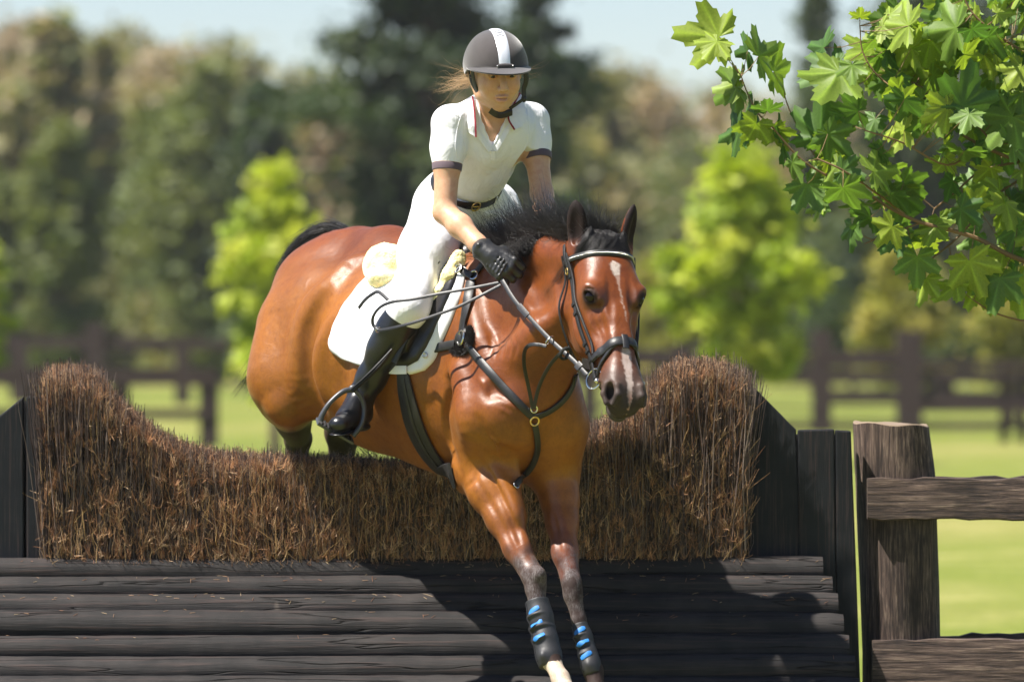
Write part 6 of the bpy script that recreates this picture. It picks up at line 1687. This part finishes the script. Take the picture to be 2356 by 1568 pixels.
# ------------------------------------------------------------------ plane tree branch, near, upper right
def leaf_mesh(seed):
    r = np.random.default_rng(seed); nA = 45; V = [(0, 0, 0)]; col = [(.95, 1.0, .75)]
    lobes = [(-1.90, .62), (-.98, .86), (0, 1.0), (.98, .86), (1.90, .62)]
    cup = r.uniform(-.25, .35); fold = r.uniform(.05, .30); tw = r.normal(0, .12); rings = (.34, .68, 1.0)
    for k in rings:
        for i in range(nA):
            th = -2.75 + 5.5 * i / (nA - 1); rr = .28
            for (c, L) in lobes:
                d = abs(th - c); rr = max(rr, L * max(0, 1 - .52 * (d / .55) ** 1.15))
            rr *= 1 + (.085 if i % 2 else -.075) * (k > .9) + r.normal(0, .012)
            rr = max(rr, .40) if abs(th) < 2.4 else max(rr, .30)
            q = rr * k; x = math.sin(th) * q * .60; y = math.cos(th) * q * .60
            vein = min(abs(th - c) for c, L in lobes)
            z = cup * (x * x + y * y) * 1.2 - fold * abs(x) * .6 + tw * x * y * 2 + .025 * math.cos(vein * 9) * k + .05 * math.sin(y * 7 + seed) * k * k
            V.append((x, y, z)); b = .80 if vein > .10 else 1.28; col.append((.98 * b, b, .9 * b) if vein <= .1 else (b, b, b))
    F = [(0, 1 + i, 2 + i) for i in range(nA - 1)]
    Q = [(1 + j * nA + i, 1 + (j + 1) * nA + i, 1 + (j + 1) * nA + i + 1, 1 + j * nA + i + 1) for j in range(2) for i in range(nA - 1)]
    me = bpy.data.meshes.new('leaf'); me.from_pydata([tuple(v) for v in V], [], F + Q); me.update()
    ca = me.color_attributes.new('tone', 'FLOAT_COLOR', 'POINT'); base = np.array([.24, .33, .065])
    ca.data.foreach_set('color', np.concatenate([np.array(col) * base, np.ones((len(col), 1))], 1).astype(np.float32).ravel())
    me.polygons.foreach_set('use_smooth', [True] * len(me.polygons)); me.materials.append(M['plane_leaf']); return me
M['plane_leaf'] = mat_leaf('plane_tree_leaf', .42, .52, .4, var=1)
if 'branch' not in SKIP:
    r = np.random.default_rng(12); leaves = [leaf_mesh(i) for i in range(9)]
    pt = thing('plane_tree', P(3150, 1900, .3), 'plane tree whose leafy branch hangs into the upper right corner', 'tree')
    zg = float(ground_z(P(3150, 0, .3).x, .3)); M['twig_bark'] = plain('green_brown_twig', (.20, .125, .06), .6, .3, bump=(120, .5, .003))
    b = MB(); b.tube([(P(3150, 0, .3).x, .3, -.1), (P(3140, 0, .3).x, .32, 1.6), (P(3100, 0, .3).x, .3, 3.2), (P(3080, 0, .3).x, .3, 5.0)], [.13, .11, .085, .05], n=14); b.build('trunk', M['bark'], pt)
    tw = {  # px, py, y, radius mm
        'a': [(3110, 900, .3, 26), (2800, 720, .15, 16), (2560, 650, .0, 11), (2356, 600, -.05, 9), (2240, 545, -.08, 7.5), (2120, 512, -.1, 6.5), (2050, 480, -.1, 5.5), (1975, 432, -.12, 4.8), (1905, 405, -.12, 4.2), (1850, 372, -.14, 3.8), (1815, 338, -.15, 3.3), (1775, 290, -.16, 3), (1745, 262, -.16, 2.8), (1720, 215, -.15, 2.5), (1705, 175, -.15, 2.2)],
        'a2': [(2080, 492, -.1, 4), (2010, 440, -.2, 3.5), (1940, 392, -.25, 3.2), (1880, 365, -.25, 3)],
        'b': [(3110, 480, .35, 24), (2750, 420, .3, 14), (2500, 400, .2, 10), (2400, 385, .15, 8), (2320, 362, .1, 6.5), (2230, 320, .05, 5.5), (2150, 262, .0, 4.5), (2090, 225, -.05, 4), (2020, 175, -.1, 3.2), (1985, 120, -.1, 2.4), (1978, 60, -.1, 2)],
        'c': [(2340, 372, .1, 5), (2255, 395, .2, 4), (2200, 440, .25, 3.5), (2150, 480, .3, 3)],
        'd': [(3090, 120, .3, 20), (2700, 150, .2, 12), (2500, 180, .1, 8), (2420, 150, .0, 6), (2340, 110, -.05, 5), (2280, 70, -.1, 4), (2230, 20, -.1, 3), (2210, -40, -.1, 2.5)],
        'e': [(2400, 385, .15, 5), (2290, 450, .1, 4), (2210, 540, .05, 3.6), (2150, 590, .0, 3), (2130, 610, .0, 2.4)],
        'f': [(2280, 322, .05, 4), (2200, 240, .1, 3.4), (2120, 200, .15, 3), (2060, 170, .2, 2.6)],
        'g': [(2560, 660, .0, 8), (2470, 720, -.05, 6), (2380, 740, -.05, 4), (2290, 720, -.05, 3), (2240, 690, -.05, 2.4)],
        'h': [(1905, 405, -.12, 3), (1850, 320, .0, 2.6), (1815, 250, .05, 2.2), (1800, 200, .05, 2)],
        'i': [(2250, 335, .05, 4), (2180, 380, -.1, 3.5), (2080, 330, -.2, 3), (1990, 300, -.25, 2.5)],
        'j': [(2120, 512, -.1, 3.5), (2040, 540, -.05, 3), (1990, 560, .0, 2.2)]}
    b = MB(); nodes = []
    for k, pl in tw.items():
        c = crom([np.array(list(P(x, y, d)) + [rr / 1000]) for x, y, d, rr in pl], 5); b.tube([v[:3] for v in c], [v[3] for v in c], n=7)
        for v in c: nodes.append(v[:3])
    b.build('branch', M['twig_bark'], pt); nodes = np.array(nodes)
    stalk = MB(); cnt = [0]
    def put_leaf(px, py, y, size_px, tip, tiltx, tilty, mi=None, nm='leaf'):
        "tip: direction of the leaf tip in the picture, degrees anticlockwise from right; tilt away from facing the camera"
        o = bpy.data.objects.new(nm, leaves[mi if mi is not None else cnt[0] % 9]); C.objects.link(o); cnt[0] += 1
        s = size_px * PX(y); B = P(px, py, y)
        R0 = Matrix.Rotation(math.radians(90), 3, 'X'); R1 = Matrix.Rotation(-math.radians(tip - 90), 3, 'Y')
        R = R1 @ Matrix.Rotation(math.radians(tiltx), 3, 'X') @ Matrix.Rotation(math.radians(tilty), 3, 'Z') @ R0
        o.matrix_world = Matrix.Translation(B) @ (R.to_4x4()) @ Matrix.Diagonal((s, s, s, 1))
        mw = o.matrix_world.copy(); o.parent = pt; o.matrix_parent_inverse = Matrix.Translation(pt.location).inverted(); o.matrix_basis = mw
        d = np.linalg.norm(nodes - N3(B), axis=1); nd = nodes[int(np.argmin(d))]
        if d.min() < .30: 
            mid = (nd + N3(B)) / 2 + np.array([0, 0, -.008]); stalk.tube([nd, mid, N3(B)], [.0016, .0013, .0012], n=5, cap=False)
    KEY = [(1655, 85, -.15, 190, 175, -10, 10), (1650, 95, -.2, 110, 235, 30, 20), (1745, 130, -.15, 165, 30, -50, 10), (1720, 118, -.1, 110, 190, -60, 0), (1700, 185, -.12, 120, 215, -40, 50), (1690, 200, -.12, 150, 225, -62, 30),
           (1780, 165, .0, 150, 20, -60, 10), (1765, 255, -.2, 95, 95, 60, 0), (1700, 300, -.15, 130, 200, -45, 20), (1740, 285, -.2, 120, 240, -30, -20), (1800, 330, -.1, 150, 50, -62, 40), (1780, 300, -.1, 110, 300, -20, 30),
           (1885, 315, -.05, 190, 85, 10, -20), (1930, 165, -.2, 190, 240, 20, 20), (1925, 150, -.1, 170, 215, -10, 40), (1960, 150, -.3, 90, 270, 20, 0), (1978, 40, -.1, 62, 90, 50, 0), (1895, 110, -.05, 130, 160, -60, 0),
           (2040, 115, -.05, 130, 20, -60, 10), (2030, 120, -.05, 120, 330, -50, 10), (2090, 60, -.2, 150, 170, -40, 10), (2200, 65, -.15, 170, 185, -35, 10), (2250, 105, -.1, 160, 20, -60, 5), (2240, 60, .0, 150, 200, -60, 10),
           (2215, 245, -.25, 190, 75, -5, 15), (2230, 262, -.3, 100, 250, 25, 20), (2010, 395, -.25, 135, 10, -35, -20), (2080, 420, .0, 120, 330, -30, 20), (1960, 520, -.1, 110, 265, 0, 62), (1890, 470, -.1, 90, 200, -40, 40),
           (2210, 480, -.25, 110, 320, 20, 20), (2240, 470, -.2, 90, 60, 10, 10), (2150, 520, -.1, 100, 250, 15, 20), (2330, 270, -.1, 170, 230, -10, 20), (2330, 330, -.1, 140, 20, -50, 0), (2130, 640, -.05, 120, 250, 0, 40),
           (2110, 590, -.1, 130, 270, -10, 0), (2230, 600, -.1, 160, 290, 0, 20), (2300, 640, -.1, 150, 255, 10, 20), (2340, 640, -.05, 170, 280, 0, 0), (2200, 650, -.05, 120, 230, 0, 50), (2070, 265, -.1, 160, 25, -58, 0), (2080, 300, -.2, 130, 195, -55, 20)]
    for k in KEY: put_leaf(*k)
    def inside(px, py):
        lo = np.interp(px, [1640, 1720, 1800, 1900, 2000, 2100, 2200, 2360], [330, 380, 440, 470, 520, 560, 650, 690]); hi = np.interp(px, [1640, 1720, 1800, 1870, 1950, 2050, 2150, 2360], [60, 110, 150, 110, 60, 20, -40, -60]); return hi < py < lo
    tries = 0
    while cnt[0] < 255 and tries < 9000:
        tries += 1; px = 1660 + 760 * r.random() ** .62; py = r.uniform(-50, 690)
        if not inside(px, py): continue
        if px < 1900 and r.random() < .6: continue
        if 80 < py < 200 and px < 1900: continue
        if py > 430 and r.random() < .45: continue
        if px > 2050 and py > 250 and r.random() < .5: continue
        y = r.normal(.12, .26); B = N3(P(px, py, y)); d = np.linalg.norm(nodes - B, axis=1).min()
        if d > .20 or (d > .12 and px < 2000): continue
        put_leaf(px, py, y, r.uniform(75, 150), r.uniform(150, 390) if py < 350 else r.uniform(190, 350), r.uniform(-75, 30), r.normal(0, 35))
    for i in range(26): # off the frame, the branch goes on
        put_leaf(r.uniform(2380, 2800), r.uniform(-60, 700), r.normal(.1, .2), r.uniform(90, 160), r.uniform(180, 360), r.uniform(-70, 30), r.normal(0, 35))
    stalk.build('leaf_stalks', M['twig_bark'], pt)['kind'] = 'stuff'
# ------------------------------------------------------------------ the air
if 'haze' not in SKIP:
    b = MB(); x0, x1, y0, y1, z0, z1 = -60, 60, -24, 320, -1.5, 26
    b.box(((x0 + x1) / 2, (y0 + y1) / 2, (z0 + z1) / 2), (x1 - x0, y1 - y0, z1 - z0))
    hm = bpy.data.materials.new('air'); hm.use_nodes = True; hm.node_tree.nodes.remove(hm.node_tree.nodes['Principled BSDF'])
    vo = hm.node_tree.nodes.new('ShaderNodeVolumePrincipled'); vo.inputs['Density'].default_value = 0.00022; vo.inputs['Color'].default_value = (.95, .96, 1, 1); vo.inputs['Anisotropy'].default_value = 0.2
    hm.node_tree.links.new(vo.outputs[0], [n_ for n_ in hm.node_tree.nodes if n_.type == 'OUTPUT_MATERIAL'][0].inputs['Volume'])
    hz = b.build('haze', hm, None, smooth=False); hz['kind'] = 'stuff'
